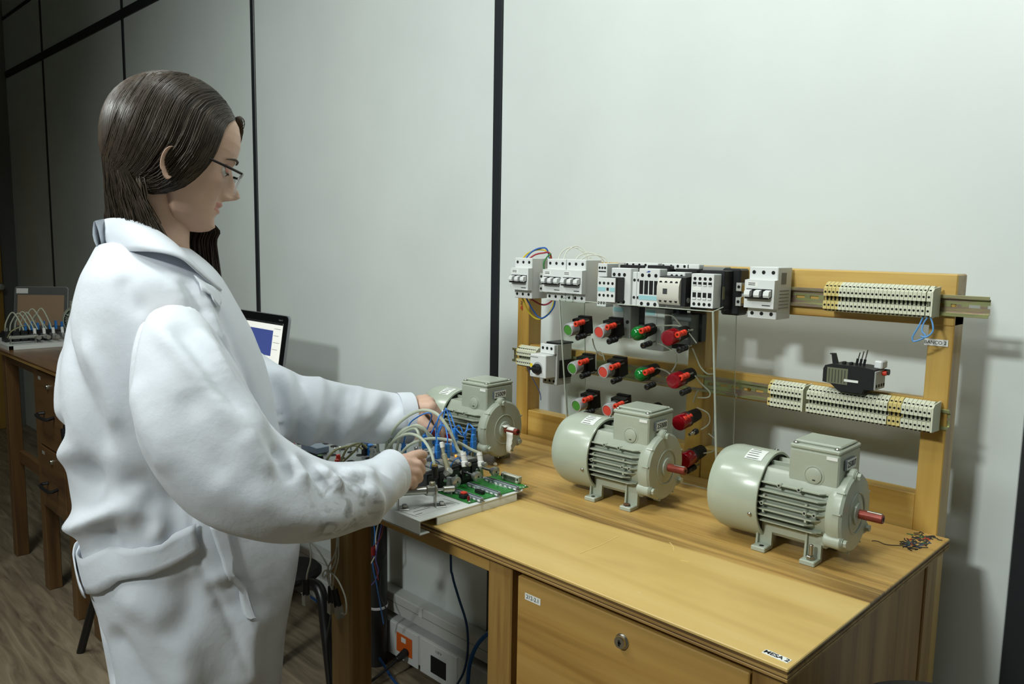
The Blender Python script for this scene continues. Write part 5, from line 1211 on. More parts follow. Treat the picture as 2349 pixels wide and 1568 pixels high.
# black tubular stool frame under the middle bench
sf = thing('stool', 'black tubular stool frame in the dark under the middle bench', 'stool', (-.4, -.35, FL))
MB().tube([(-0.4378,-0.35,0.2793), (-0.3652,-0.35,0.3096), (-0.3241,-0.35,0.2906), (-0.2873,-0.36,0.2097), (-0.2273,-0.38,0.0866), (-0.2151,-0.38,0.0407)], .017, 12, sub=7).build('frame_tube', TB, sf)
MB().tube([(-0.4378,-0.35,0.2793), (-.58, -.35, .26), (-.60, -.36, .1), (-.60, -.36, FL)], .017, 12, sub=7).build('frame_tube', TB, sf)
MB().cyl((-.50, -.34, .29), (-.50, -.34, .32), .085, n=32, ch=.01).build('seat', BLACKM, sf)
MB().tube([(-0.0273,-0.5,0.41), (-0.0437,-0.5,0.3595), (-0.0587,-0.5,0.2973), (-0.0469,-0.5,0.2015)], .004, 8, sub=7).build('cable_on_frame', DK, sf)
# round black seat at the lower right
bs = thing('stool', 'black round stool seat peeking in at the bottom right', 'stool', (1.325, -.56, FL))
MB().lathe([(0, .715), (.105, .715), (.113, .722), (.113, .742), (.104, .752), (0, .754)], (1.325, -.56, 0), (0,0,1), 40).build('seat', BLACK, bs)
for a in (45, 135, 225, 315):
    ca, sa = math.cos(math.radians(a)), math.sin(math.radians(a))
    MB().cyl((1.325+.08*ca, -.56+.08*sa, .716), (1.325+.105*ca, -.56+.105*sa, FL), .011, n=12).build('leg', TB, bs)
MB().lathe([(.09, 0), (.098, .006), (.090, .012), (.084, .006), (.09, 0)], (1.325, -.56, .25), (0,0,1), 32).build('foot_ring', CHROME, bs)
# crumb of putty on the table
pb = MB().sphere((0.4178,-0.3936,0.8375), .0045, 10, 7, sc=(1.2, .8, .9)).build('putty_lump', mat('putty', (206, 200, 176), .7)); tag(pb, 'small pale lump of putty beside the tray', 'lump')

# ================================================================= PERSON
FW = Vector((.37, .93, 0)).normalized(); RT = Vector((FW.y, -FW.x, 0)); UP = Vector((0,0,1))
pe = thing('person', 'person in a white lab coat and glasses wiring the trainer tray', 'person', (.34, -1.0, FL))
SKIN = mat('skin', (200, 165, 144), .5, sss=.12, var=.05, vscale=40)
LIPS = mat('lips', (186, 128, 116), .45)
NAIL = mat('dark_red_nail', (72, 18, 26), .12, coat=.8)
COAT = bpy.data.materials.new('white_cotton'); COAT.use_nodes = True
def _coat():
    N = COAT.node_tree.nodes; L = COAT.node_tree.links; b = N['Principled BSDF']
    at = N.new('ShaderNodeAttribute'); at.attribute_name = 'soil'
    tc = N.new('ShaderNodeTexCoord'); n = N.new('ShaderNodeTexNoise'); n.inputs['Scale'].default_value = 34; n.inputs['Detail'].default_value = 5; n.inputs['Distortion'].default_value = 1.4
    L.new(tc.outputs['Object'], n.inputs['Vector'])
    r = N.new('ShaderNodeMapRange'); r.inputs[1].default_value = .46; r.inputs[2].default_value = .66; L.new(n.outputs['Fac'], r.inputs[0])
    m = N.new('ShaderNodeMath'); m.operation = 'MULTIPLY'; L.new(at.outputs['Fac'], m.inputs[0]); L.new(r.outputs[0], m.inputs[1])
    mx = N.new('ShaderNodeMix'); mx.data_type = 'RGBA'; mx.inputs['A'].default_value = lin((214, 219, 226)); mx.inputs['B'].default_value = lin((120, 120, 112))
    L.new(m.outputs[0], mx.inputs['Factor']); L.new(mx.outputs['Result'], b.inputs['Base Color'])
    b.inputs['Roughness'].default_value = .75; b.inputs['Specular IOR Level'].default_value = .2; b.inputs['Sheen Weight'].default_value = .15
    w = N.new('ShaderNodeTexNoise'); w.inputs['Scale'].default_value = 500; L.new(tc.outputs['Object'], w.inputs['Vector'])
    w2 = N.new('ShaderNodeTexNoise'); w2.inputs['Scale'].default_value = 28; w2.inputs['Detail'].default_value = 4; L.new(tc.outputs['Object'], w2.inputs['Vector'])
    bp = N.new('ShaderNodeBump'); bp.inputs['Strength'].default_value = .12; bp.inputs['Distance'].default_value = .001; L.new(w.outputs['Fac'], bp.inputs['Height'])
    b2 = N.new('ShaderNodeBump'); b2.inputs['Strength'].default_value = .22; b2.inputs['Distance'].default_value = .008; L.new(w2.outputs['Fac'], b2.inputs['Height']); L.new(bp.outputs[0], b2.inputs['Normal'])
    L.new(b2.outputs[0], b.inputs['Normal'])
_coat()

# ---------------------------------------------------------------- coat: lofted torso and sleeves, fused
def ring(c, a, b, n=48, p=2.3, A=FW, B=RT):
    out = []
    for k in range(n):
        t = 2*PI*k/n; ct, st = math.cos(t), math.sin(t)
        out.append(tuple(Vector(c)+A*(a*math.copysign(abs(ct)**(2/p), ct))+B*(b*math.copysign(abs(st)**(2/p), st))))
    return out
def loft(mb, rings):
    n = len(rings[0]); v = [p for r in rings for p in r]; F = []
    for i in range(len(rings)-1):
        for k in range(n): k2 = (k+1) % n; F.append((i*n+k, i*n+k2, (i+1)*n+k2, (i+1)*n+k))
    F.append(tuple(range(n))[::-1]); F.append(tuple(range((len(rings)-1)*n, len(rings)*n)))
    return mb.add(v, F)
TOR = [((0.2258,-1.0117,1.2799), .060, .072), ((0.2331,-1.0046,1.2549), .083, .112), ((0.2388,-0.9995,1.227), .103, .146), ((0.2427,-0.9956,1.1861), .120, .160), ((0.2474,-0.991,1.1364), .139, .164),
       ((0.2518,-0.9868,1.0862), .151, .164), ((0.2552,-0.9836,1.0355), .159, .162), ((0.2595,-0.9795,0.977), .164, .160), ((0.2651,-0.9743,0.9254), .167, .156), ((0.2737,-0.9672,0.851), .168, .155),
       ((0.2805,-0.9608,0.7754), .169, .158), ((0.2811,-0.9606,0.6986), .156, .162), ((0.2813,-0.9623,0.6213), .142, .166), ((0.2831,-0.9623,0.5287), .132, .170), ((0.2835,-0.9642,0.4236), .134, .174), ((0.2836,-0.9666,0.3019), .138, .178)]
tor = MB(); rs = []
P0 = [Vector(t[0]) for t in TOR]; PS = smooth(P0, 4)
for i, c in enumerate(PS):
    u = i/4; k = min(int(u), len(TOR)-2); f_ = u-k
    rs.append(ring(c, TOR[k][1]*(1-f_)+TOR[k+1][1]*f_, TOR[k][2]*(1-f_)+TOR[k+1][2]*f_))
loft(tor, rs)
def sleeve(pts, rad, sub=5, flat=1.0):
    P = smooth([Vector(p) for p in pts], sub); rr = np.interp(np.linspace(0, 1, len(P)), np.linspace(0, 1, len(rad)), rad)
    mb = MB(); R_ = []; up = None
    for i, p in enumerate(P):
        t = (P[min(i+1, len(P)-1)]-P[max(i-1, 0)]).normalized()
        up = (UP-t*UP.dot(t)).normalized() if up is None else (up-t*up.dot(t)).normalized()
        b = t.cross(up); R_.append([tuple(p+up*(rr[i]*math.cos(2*PI*k/36))+b*(rr[i]*flat*math.sin(2*PI*k/36))) for k in range(36)])
    return loft(mb, R_), P, rr
RS_P = [(0.4146,-1.0439,1.1622),(0.4485,-1.0508,1.1335),(0.478,-1.0507,1.088),(0.5032,-1.0429,1.0297),(0.5331,-1.0162,0.9724),(0.5567,-0.9642,0.9339),(0.5697,-0.8987,0.911),(0.5647,-0.8269,0.9048),(0.5574,-0.7833,0.9121),(0.551,-0.7608,0.9154)]
RS_R = [.044, .064, .079, .088, .086, .076, .064, .055, .043, .038]
LS_P = [(.150, -.925, 1.150), (.152, -.88, 1.085), (.165, -.81, 1.015), (0.2628,-0.7849,0.9882), (0.2873,-0.7412,0.978), (0.3158,-0.6799,0.9658), (0.3428,-0.6197,0.9558), (0.3555,-0.5796,0.9512)]
LS_R = [.05, .066, .068, .066, .063, .056, .050, .047]
sr, SRP, SRR = sleeve(RS_P, RS_R, flat=.92); sl_, SLP, SLR = sleeve(LS_P, LS_R, flat=.95)
for s_ in (sr, sl_): tor.add(s_.v, s_.f)
cme = remesh(tor, .0058, 8, .5)
co_ = np_co(cme); no_ = np_no(cme)
def bvh_of(me): return BVHTree.FromPolygons([tuple(v.co) for v in me.vertices], [tuple(p.vertices) for p in me.polygons])
BV = bvh_of(cme)
def snap(p):
    r = BV.find_nearest(Vector(p)); return r[0], r[1]
disp = np.zeros(len(co_)); seam = np.zeros(len(co_))
def stroke(pts, amp, w, snapit=True, taper=True, tgt=None):
    P = smooth([Vector(p) for p in pts], 6) if len(pts) > 2 else [Vector(p) for p in pts]
    P = np.array([tuple(snap(p)[0]) if snapit else tuple(p) for p in P])
    best = np.full(len(co_), 1e9); tt = np.zeros(len(co_)); n = max(len(P)-1, 1)
    lo, hi = P.min(0)-3*w, P.max(0)+3*w
    idx = np.where(((co_ > lo) & (co_ < hi)).all(1))[0]
    if not len(idx): return
    C_ = co_[idx]; bd = np.full(len(idx), 1e9); bt = np.zeros(len(idx))
    for i in range(len(P)-1):
        a, b = P[i], P[i+1]; ab = b-a; L2 = max(ab@ab, 1e-12)
        t = np.clip(((C_-a)@ab)/L2, 0, 1); d = np.linalg.norm(C_-(a+t[:, None]*ab), axis=1)
        k = d < bd; bd[k] = d[k]; bt[k] = (i+t[k])/n
    g = np.exp(-(bd/w)**2)
    if taper: g *= np.clip(np.minimum(bt, 1-bt)*5+.15, 0, 1)
    (disp if tgt is None else tgt)[idx] += amp*g
def dent(p, amp, w):
    q = np.array(tuple(snap(p)[0])); disp[:] += amp*np.exp(-((np.linalg.norm(co_-q, axis=1))/w)**2)
# right sleeve
stroke([(0.4231,-1.075,1.1794),(0.4474,-1.0986,1.1492),(0.4626,-1.1194,1.1054),(0.4707,-1.1342,1.0556),(0.4514,-1.1326,1.0105),(0.4653,-1.1243,0.9788)], -.0060, .0055, taper=False, tgt=seam)
stroke([(0.4231,-1.075,1.1794),(0.4442,-1.0533,1.1848),(0.4471,-1.0079,1.1853)], -.005, .005, taper=False, tgt=seam)
stroke([(0.4779,-1.092,1.1779),(0.5274,-1.0773,1.1439),(0.5631,-1.0625,1.1077),(0.5976,-1.0362,1.0625),(0.6179,-1.0082,1.0271)], .009, .012)
stroke([(0.4915,-1.0785,1.1783),(0.5433,-1.0611,1.1471),(0.5807,-1.0443,1.1126),(0.6039,-1.0152,1.0664)], -.009, .012)
stroke([(0.5168,-1.0395,1.1781),(0.5661,-1.028,1.1265),(0.5864,-1.0029,1.0737),(0.6021,-0.9806,1.0315)], .010, .013)
stroke([(0.4922,-1.0104,1.1593),(0.5268,-0.9876,1.0936),(0.561,-0.9645,1.0309)], -.012, .010)
stroke([(0.479,-1.1191,1.0958),(0.5191,-1.1167,1.0439),(0.5466,-1.0991,0.9884)], .006, .02)
stroke([(0.5488,-1.0797,1.0894),(0.572,-1.0801,1.0361),(0.5958,-1.0524,0.9784)], -.006, .02)
stroke([(0.6058,-1.0319,1.0403),(0.6155,-1.0134,1.01),(0.6247,-0.994,0.9878)], .007, .012)
stroke([(0.6079,-0.9763,1.0229),(0.6262,-0.9769,0.9967),(0.6253,-0.9677,0.9726)], -.014, .010)
stroke([(0.5954,-0.9378,0.9894),(0.6155,-0.9352,0.9714),(0.6237,-0.917,0.9483)], -.013, .010)
stroke([(0.6022,-0.8915,0.9728),(0.6213,-0.875,0.9596),(0.6233,-0.8479,0.9403)], -.010, .009)
stroke([(0.6094,-0.9646,1.0001),(0.6311,-0.959,0.9902),(0.6358,-0.9435,0.9713)], .010, .010)
stroke([(0.6144,-0.9205,0.9808),(0.6289,-0.9088,0.966),(0.6336,-0.892,0.9542)], .010, .010)
stroke([(0.6085,-0.8707,0.9754),(0.6245,-0.8562,0.9676),(0.6106,-0.8153,0.9563)], .008, .012)
stroke([(0.6129,-1.0374,0.9676),(0.6217,-0.9937,0.9245),(0.6303,-0.9329,0.8998),(0.6226,-0.8705,0.8955)], .006, .02)
stroke([(0.5865,-0.8123,0.9479),(0.589,-0.8142,0.9215),(0.5842,-0.8246,0.8885)], -.007, .009)
stroke([(0.6147,-0.8572,0.9363),(0.6057,-0.8295,0.9017),(0.5885,-0.8238,0.8688)], .008, .010)
for k in range(5):
    stroke([(0.5706,-1.0714,0.9297), (0.5817,-1.0235,0.8982), (0.598,-0.955,0.8739)], .002, .012) if k == 0 else None
# torso: back folds, underarm hollows
dent((0.2989,-1.0984,0.9312), -.024, .036); dent((0.3591,-1.0701,0.9153), -.014, .03); dent((0.3244,-1.0889,0.8394), -.016, .026); dent((0.3935,-1.0394,0.8967), -.012, .03)
stroke([(0.1982,-1.1024,0.8263),(0.2822,-1.099,0.8583),(0.3346,-1.0841,0.8922),(0.3761,-1.0669,0.9186)], .016, .014)
stroke([(0.3496,-1.0872,0.8697),(0.372,-1.0759,0.8896),(0.392,-1.0589,0.874),(0.3783,-1.0644,0.8379)], .010, .012)
stroke([(0.2236,-1.078,1.1538),(0.2785,-1.0909,1.0923),(0.313,-1.0958,1.031),(0.3375,-1.0963,0.9691)], -.011, .02)
stroke([(0.1683,-1.0839,1.107),(0.2123,-1.0939,1.0428),(0.2332,-1.0965,0.9904)], .006, .02)
stroke([(0.3061,-1.0848,1.1346),(0.3362,-1.0939,1.0736),(0.3564,-1.0986,1.0124)], .007, .012)
stroke([(0.1457,-1.0973,0.9935),(0.1892,-1.0993,0.9795),(0.2654,-1.0904,1.0055)], -.010, .014)
stroke([(0.1511,-1.0987,0.9543),(0.2259,-1.0958,0.9538),(0.2971,-1.0928,0.974)], .008, .014)
stroke([(0.3418,-1.0762,1.227),(0.3598,-1.0779,1.1964),(0.3954,-1.0734,1.1829)], -.006, .012)
stroke([(0.4003,-1.0303,1.2412),(0.4213,-1.0149,1.2104),(0.428,-0.9996,1.1785)], .006, .012); stroke([(0.4029,-1.012,1.2506),(0.4243,-0.9968,1.2163),(0.4246,-0.975,1.177)], -.007, .010)
stroke([(0.3937,-0.9826,1.2275),(0.4315,-0.9681,1.1772),(0.4508,-0.945,1.1186),(0.4627,-0.9177,1.0439)], .008, .010)
stroke([(0.4032,-0.9507,1.1942),(0.4362,-0.9304,1.1224),(0.4494,-0.9033,1.04),(0.4697,-0.8935,0.9801)], -.006, .008)
# skirt of the coat
stroke([(0.4235,-1.0266,0.8811),(0.4373,-1.0251,0.8107),(0.4636,-1.009,0.7535),(0.4885,-0.9821,0.6849),(0.495,-0.959,0.6172)], -.004, .005, taper=False, tgt=seam)
stroke([(0.3389,-1.0876,0.7639),(0.3907,-1.0699,0.7344),(0.4249,-1.0472,0.6704),(0.4169,-1.0398,0.5943)], .010, .025); stroke([(0.4231,-1.0424,0.7911),(0.4327,-1.0417,0.7399),(0.4044,-1.0641,0.6894)], -.008, .022)
stroke([(0.3239,-1.0847,0.7017),(0.3534,-1.078,0.6537),(0.3837,-1.0595,0.5879)], -.010, .022); stroke([(0.5043,-0.933,0.7151),(0.5,-0.9463,0.6622),(0.4795,-0.9515,0.5847)], .010, .02)
stroke([(0.4513,-1.0156,0.7853),(0.466,-1.0027,0.776),(0.4881,-0.9793,0.7862)], .006, .012); stroke([(0.4532,-1.0171,0.7661),(0.4723,-0.9995,0.7588),(0.4901,-0.9808,0.7657)], -.006, .010)
stroke([(0.4649,-1.0099,0.7406),(0.484,-0.9923,0.7334),(0.5063,-0.969,0.7416)], -.005, .012); stroke([(0.2485,-1.0878,0.7052),(0.2835,-1.0882,0.6665),(0.2987,-1.087,0.5858)], -.012, .014)
# left sleeve
for pts, a, w in (([(0.2709,-0.7529,1.0456),(0.3209,-0.7813,1.0047),(0.2932,-0.7787,0.9318)], -.013, .012), ([(0.29,-0.7209,1.0398),(0.3242,-0.7518,0.9934),(0.2968,-0.7613,0.9297)], .009, .012), ([(0.2889,-0.7231,1.0333),(0.3299,-0.7309,0.9995),(0.3386,-0.7277,0.9683)], -.006, .01),
                  ([(0.3202,-0.6824,1.0083),(0.3354,-0.7164,0.9702),(0.3083,-0.7366,0.9253)], -.012, .012), ([(0.3226,-0.6648,1.0148),(0.3408,-0.6966,0.9723),(0.32,-0.7116,0.9217)], .007, .012), ([(0.3597,-0.6067,0.9753),(0.3574,-0.6553,0.9526),(0.3273,-0.6765,0.9189)], -.010, .014),
                  ([(0.2596,-0.7904,1.0568),(0.3047,-0.7921,1.0351),(0.3114,-0.7934,0.9891),(0.2941,-0.8032,0.948)], .008, .012), ([(0.2713,-0.8225,1.0497),(0.3118,-0.8206,0.9929),(0.3127,-0.8137,0.9452)], -.010, .014), ([(0.3444,-0.6308,1.0055),(0.3522,-0.6563,0.9767),(0.3504,-0.6746,0.9625)], .004, .014)):
    stroke(pts, a, w)
edges = np.array([e.vertices[:] for e in cme.edges])
deg = np.bincount(edges.ravel(), minlength=len(co_)).astype(float)
def lap(a, it, f=.5):
    for _ in range(it):
        s_ = np.zeros_like(a); np.add.at(s_, edges[:, 0], a[edges[:, 1]]); np.add.at(s_, edges[:, 1], a[edges[:, 0]])
        a = a+f*(s_/(deg[:, None] if a.ndim > 1 else deg)-a)
    return a
co_ = lap(co_+no_*(1.45*lap(disp, 3))[:, None], 3)+no_*lap(seam, 1)[:, None]
cme.vertices.foreach_set('co', co_.ravel()); cme.update()
# a little relaxing, then free low frequency waviness
from mathutils import noise as mn
no_ = np_no(cme)
w_ = np.array([mn.noise(Vector(p)*9)*.0022+mn.noise(Vector(p)*22)*.0007 for p in co_]); co_ = co_+no_*w_[:, None]
cme.vertices.foreach_set('co', co_.ravel()); cme.update()
soil = np.zeros(len(co_))
for c, r in (((0.6393,-0.9032,0.939), .022), ((0.6344,-0.9211,0.9448), .016), ((0.6343,-0.8709,0.9083), .020), ((0.6389,-0.8961,0.8995), .018), ((0.6326,-0.917,0.8965), .014), ((0.6297,-0.8713,0.9331), .014)):
    soil = np.maximum(soil, np.exp(-(np.linalg.norm(co_-np.array(c), axis=1)/(r*1.9))**2))
at = cme.attributes.new('soil', 'FLOAT', 'POINT'); at.data.foreach_set('value', np.clip(soil*1.0, 0, .75).astype(np.float32))
iv = world_of(pe).inverted(); cme.transform(iv); cme.materials.append(COAT)
for p in cme.polygons: p.use_smooth = True
lc = link('lab_coat', cme, pe)
BV = BVHTree.FromPolygons([tuple(c) for c in co_], [tuple(p.vertices) for p in cme.polygons])
def ribbon(name, top, bot, off, m, parent, n=4, th=.0016, snapit=True, rows=5):
    """strip of cloth laid on the coat between two edge lines"""
    T_ = smooth([Vector(p) for p in top], n); B_2 = smooth([Vector(p) for p in bot], n); G = []
    for a, b in zip(T_, B_2):
        r = []
        for j in range(rows):
            p = a.lerp(b, j/(rows-1))
            if snapit:
                q, nn_ = snap(p); p = q+nn_*off
            r.append(tuple(p))
        G.append(r)
    o = MB().grid(G).build(name, m, parent, 60)
    md2 = o.modifiers.new('t', 'SOLIDIFY'); md2.thickness = th; md2.offset = 1 if False else 0
    return o
ribbon('half_belt', [(0.1812,-1.0967,0.7921),(0.2592,-1.1036,0.7988),(0.3435,-1.0869,0.8244),(0.3991,-1.0563,0.8484),(0.4304,-1.0294,0.8669)], [(0.1915,-1.0929,0.7552),(0.2776,-1.0938,0.7502),(0.3593,-1.0784,0.7829),(0.4104,-1.0528,0.8036),(0.44,-1.0279,0.8204)], .006, COAT, lc, 6, .003)
ribbon('belt_loop', [(0.1695,-1.0945,0.7904),(0.204,-1.1015,0.7983),(0.2607,-1.103,0.7934)], [(0.1774,-1.0906,0.7668),(0.2161,-1.0967,0.7564),(0.2933,-1.0927,0.7492)], .011, COAT, lc, 5, .002)
ribbon('pocket_welt', [(0.4448,-1.0091,0.8611),(0.4654,-0.9974,0.8114),(0.4869,-0.9848,0.7604),(0.5008,-0.9777,0.7222)], [(0.4689,-0.9855,0.8603),(0.4865,-0.9764,0.8119),(0.5071,-0.9648,0.7609),(0.5243,-0.9538,0.7266)], .004, COAT, lc, 5, .002)
# collar: right half given, left half mirrored in the body's middle plane
MID = Vector((0.2258,-1.0117,1.2799))
def mirror(p): p = Vector(p); return p-RT*(2*(p-MID).dot(RT))
top = [(0.166,-1.0585,1.3094),(0.2229,-1.0581,1.3151),(0.28,-1.0446,1.3129),(0.31,-1.0241,1.3015),(0.3296,-1.0012,1.281),(0.3423,-0.9793,1.2534),(0.3556,-0.9451,1.2116)]
bot = [(0.1674,-1.0512,1.2619),(0.2455,-1.0588,1.2632),(0.3259,-1.0567,1.2673),(0.3667,-1.0378,1.2668),(0.3802,-1.0118,1.2583),(0.3792,-0.9879,1.2387),(0.36,-0.9459,1.2064)]
T2 = smooth([Vector(p) for p in top], 5); B3 = smooth([Vector(p) for p in bot], 5)
G = []
for a, b in list(zip(T2, B3))[::-1]: G.append([a, b])
G2 = [[mirror(a), mirror(b)] for a, b in zip(T2, B3)]
def csect(a, b):
    out = []; c0 = MID+Vector((0,0,a.z-MID.z))
    inn = (c0-a); inn.z = 0; inn = inn.normalized()
    out.append(a+inn*.010-Vector((0,0,.035)))
    out.append(a+inn*.006-Vector((0,0,.012))); out.append(a+inn*.002+Vector((0,0,.001)))
    for j in range(6):
        t = j/5; p = a.lerp(b, t); p = p-inn*(.006*math.sin(PI*t)); out.append(p)
    return [tuple(p) for p in out]
col = MB().grid([csect(a, b) for a, b in G]+[csect(a, b) for a, b in G2[1:]]).build('collar', COAT, lc, 60)
m_ = col.modifiers.new('t', 'SOLIDIFY'); m_.thickness = .0028; m_.offset = 0
# lapel
ribbon('lapel', [(0.3841,-0.9899,1.2402),(0.3876,-0.9745,1.2271),(0.3798,-0.9563,1.2131),(0.3874,-0.9522,1.1933)], [(0.4041,-0.9875,1.2216),(0.4048,-0.9749,1.2083),(0.4034,-0.9645,1.1948),(0.3986,-0.9563,1.1875)], .005, COAT, lc, 4, .002)
# open cuffs
def cuff(P, rr, name, ext, k=1.0, tilt=0):
    e = P[-1]; t = (P[-1]-P[-3]).normalized(); up = (UP-t*UP.dot(t)).normalized(); b = t.cross(up)
    G = []
    for i, (h, r) in enumerate(((-.02, 1.03), (-.008, 1.05), (.006, 1.06), (ext, 1.06), (ext+.001, 1.02), (ext-.010, .97))):
        G.append([tuple(e+t*(h+(tilt*math.cos(2*PI*q/40) if i > 1 else 0))+up*(rr[-1]*r*k*math.cos(2*PI*q/40))+b*(rr[-1]*r*.92*math.sin(2*PI*q/40))) for q in range(40)])
    o = MB().grid(G, cv=True).build(name, COAT, lc, 50); return o
cuff(SRP, SRR, 'cuff', .008, tilt=.006); cuff(SLP, SLR, 'cuff', .010)

# ---------------------------------------------------------------- hands
def caps(mb, pts, rad, n=14):
    P = [Vector(p) for p in pts]
    for i in range(len(P)-1):
        mb.cyl(P[i], P[i+1], rad[i], rad[i+1], n=n); 
    for p, r in zip(P, rad): mb.sphere(tuple(p), r, 14, 8)
hR = MB()
caps(hR, [(0.5437,-0.7751,0.9159),(0.5349,-0.7383,0.9169)], [.021, .0205])
for q, r in (((0.5291,-0.7142,0.9259), .0135), ((0.5388,-0.7154,0.9207), .0135), ((0.5444,-0.7198,0.9124), .0135), ((0.5467,-0.726,0.9038), .0128)):
    caps(hR, [(0.5333,-0.7371,0.9163), q], [.0185, r])
caps(hR, [(0.5422,-0.7394,0.9099),(0.5492,-0.7306,0.8965)], [.018, .0135])
caps(hR, [(0.5291,-0.7142,0.9259),(0.5313,-0.6968,0.9321),(0.5311,-0.6827,0.9332),(0.5313,-0.6743,0.931)], [.0118, .0096, .0086, .0074])
caps(hR, [(0.5388,-0.7154,0.9207),(0.5466,-0.7006,0.921),(0.5429,-0.6893,0.9091),(0.5327,-0.6894,0.9009)], [.0118, .0100, .0090, .0080])
caps(hR, [(0.5444,-0.7198,0.9124),(0.5516,-0.7073,0.9108),(0.5472,-0.6982,0.8983),(0.5369,-0.6983,0.8908)], [.0115, .0096, .0088, .0078])
caps(hR, [(0.5467,-0.726,0.9038),(0.5528,-0.7163,0.901),(0.5487,-0.7094,0.8905),(0.5387,-0.7089,0.8844)], [.0105, .0086, .0078, .0070])
caps(hR, [(0.5197,-0.7242,0.9213),(0.5125,-0.6987,0.9135),(0.5147,-0.6799,0.9119),(0.5197,-0.6687,0.9154)], [.0150, .0120, .0102, .0088])
hme = remesh(hR, .0019, 6, .5)
hL = MB()
caps(hL, [(0.3461,-0.6016,0.9597),(0.3583,-0.5712,0.9677)], [.0225, .0215])
for q, r in (((0.4032,-0.5539,0.9758), .0135), ((0.3901,-0.5474,0.9815), .0130), ((0.3756,-0.5443,0.984), .0125), ((0.359,-0.5428,0.9813), .0115)):
    caps(hL, [(0.3594,-0.5699,0.9694), q], [.0185, r])
caps(hL, [(0.4032,-0.5539,0.9758),(0.4103,-0.5434,0.9551),(0.4123,-0.5363,0.9356),(0.4145,-0.5347,0.9152)], [.0122, .0102, .0090, .0078])
caps(hL, [(0.3901,-0.5474,0.9815),(0.3975,-0.5328,0.9583),(0.4007,-0.5254,0.9336),(0.4027,-0.5269,0.9134)], [.0118, .0104, .0092, .0078])
caps(hL, [(0.3756,-0.5443,0.984),(0.3783,-0.5266,0.9561),(0.3825,-0.5211,0.9315),(0.3843,-0.5225,0.9128)], [.0112, .0098, .0088, .0076])
caps(hL, [(0.359,-0.5428,0.9813),(0.3606,-0.5275,0.9533),(0.3645,-0.5217,0.932),(0.366,-0.5229,0.9166)], [.0105, .0088, .0078, .0068])
caps(hL, [(0.375,-0.5769,0.9626),(0.3982,-0.5731,0.9507),(0.4133,-0.5662,0.937),(0.4216,-0.5602,0.9241)], [.0165, .0128, .0116, .0092])
hml = remesh(hL, .0019, 6, .5)

# ---------------------------------------------------------------- head
HF = Vector((.25, .97, 0)).normalized(); HR = Vector((HF.y, -HF.x, 0)); tl_ = math.radians(15)
HF2 = (HF*math.cos(tl_)-UP*math.sin(tl_)); HU2 = (HF*math.sin(tl_)+UP*math.cos(tl_)); HO = Vector((0.259,-0.9695,1.4019)); HS = 1.03
def hp(x, y, z): return HO+HR*(x*HS)+HF2*(y*HS)+HU2*(z*HS)        # local metres: right, forward, up from the ear axis
ip = lambda z, zs, vs_: np.interp(z, zs, vs_)
FZ = [0, 4, 9, 18, 27, 32, 37, 41, 45, 47.5, 50, 54, 58, 63, 70, 85, 100, 112, 122, 135, 150, 165, 180, 195, 207, 216, 222, 225]
FYv = [40, 58, 66, 71, 73, 74, 75, 75.5, 76, 76.3, 76.6, 77, 77.4, 77.8, 78.3, 79, 79.5, 81, 83.5, 86, 86.5, 83.5, 77, 64, 48, 32, 16, 0]
BZ = [0, 20, 45, 65, 90, 115, 140, 160, 180, 197, 210, 219, 225]
BY = [5, 0, -12, -48, -80, -95, -101, -101, -94, -78, -57, -33, 0]
WZ = [0, 5, 12, 25, 40, 60, 85, 110, 135, 155, 175, 192, 207, 217, 225]
WV = [14, 24, 33, 44, 51, 58, 64.5, 68, 71, 72, 70, 62, 47, 30, 2]
rows = []; NZ, NT = 190, 176
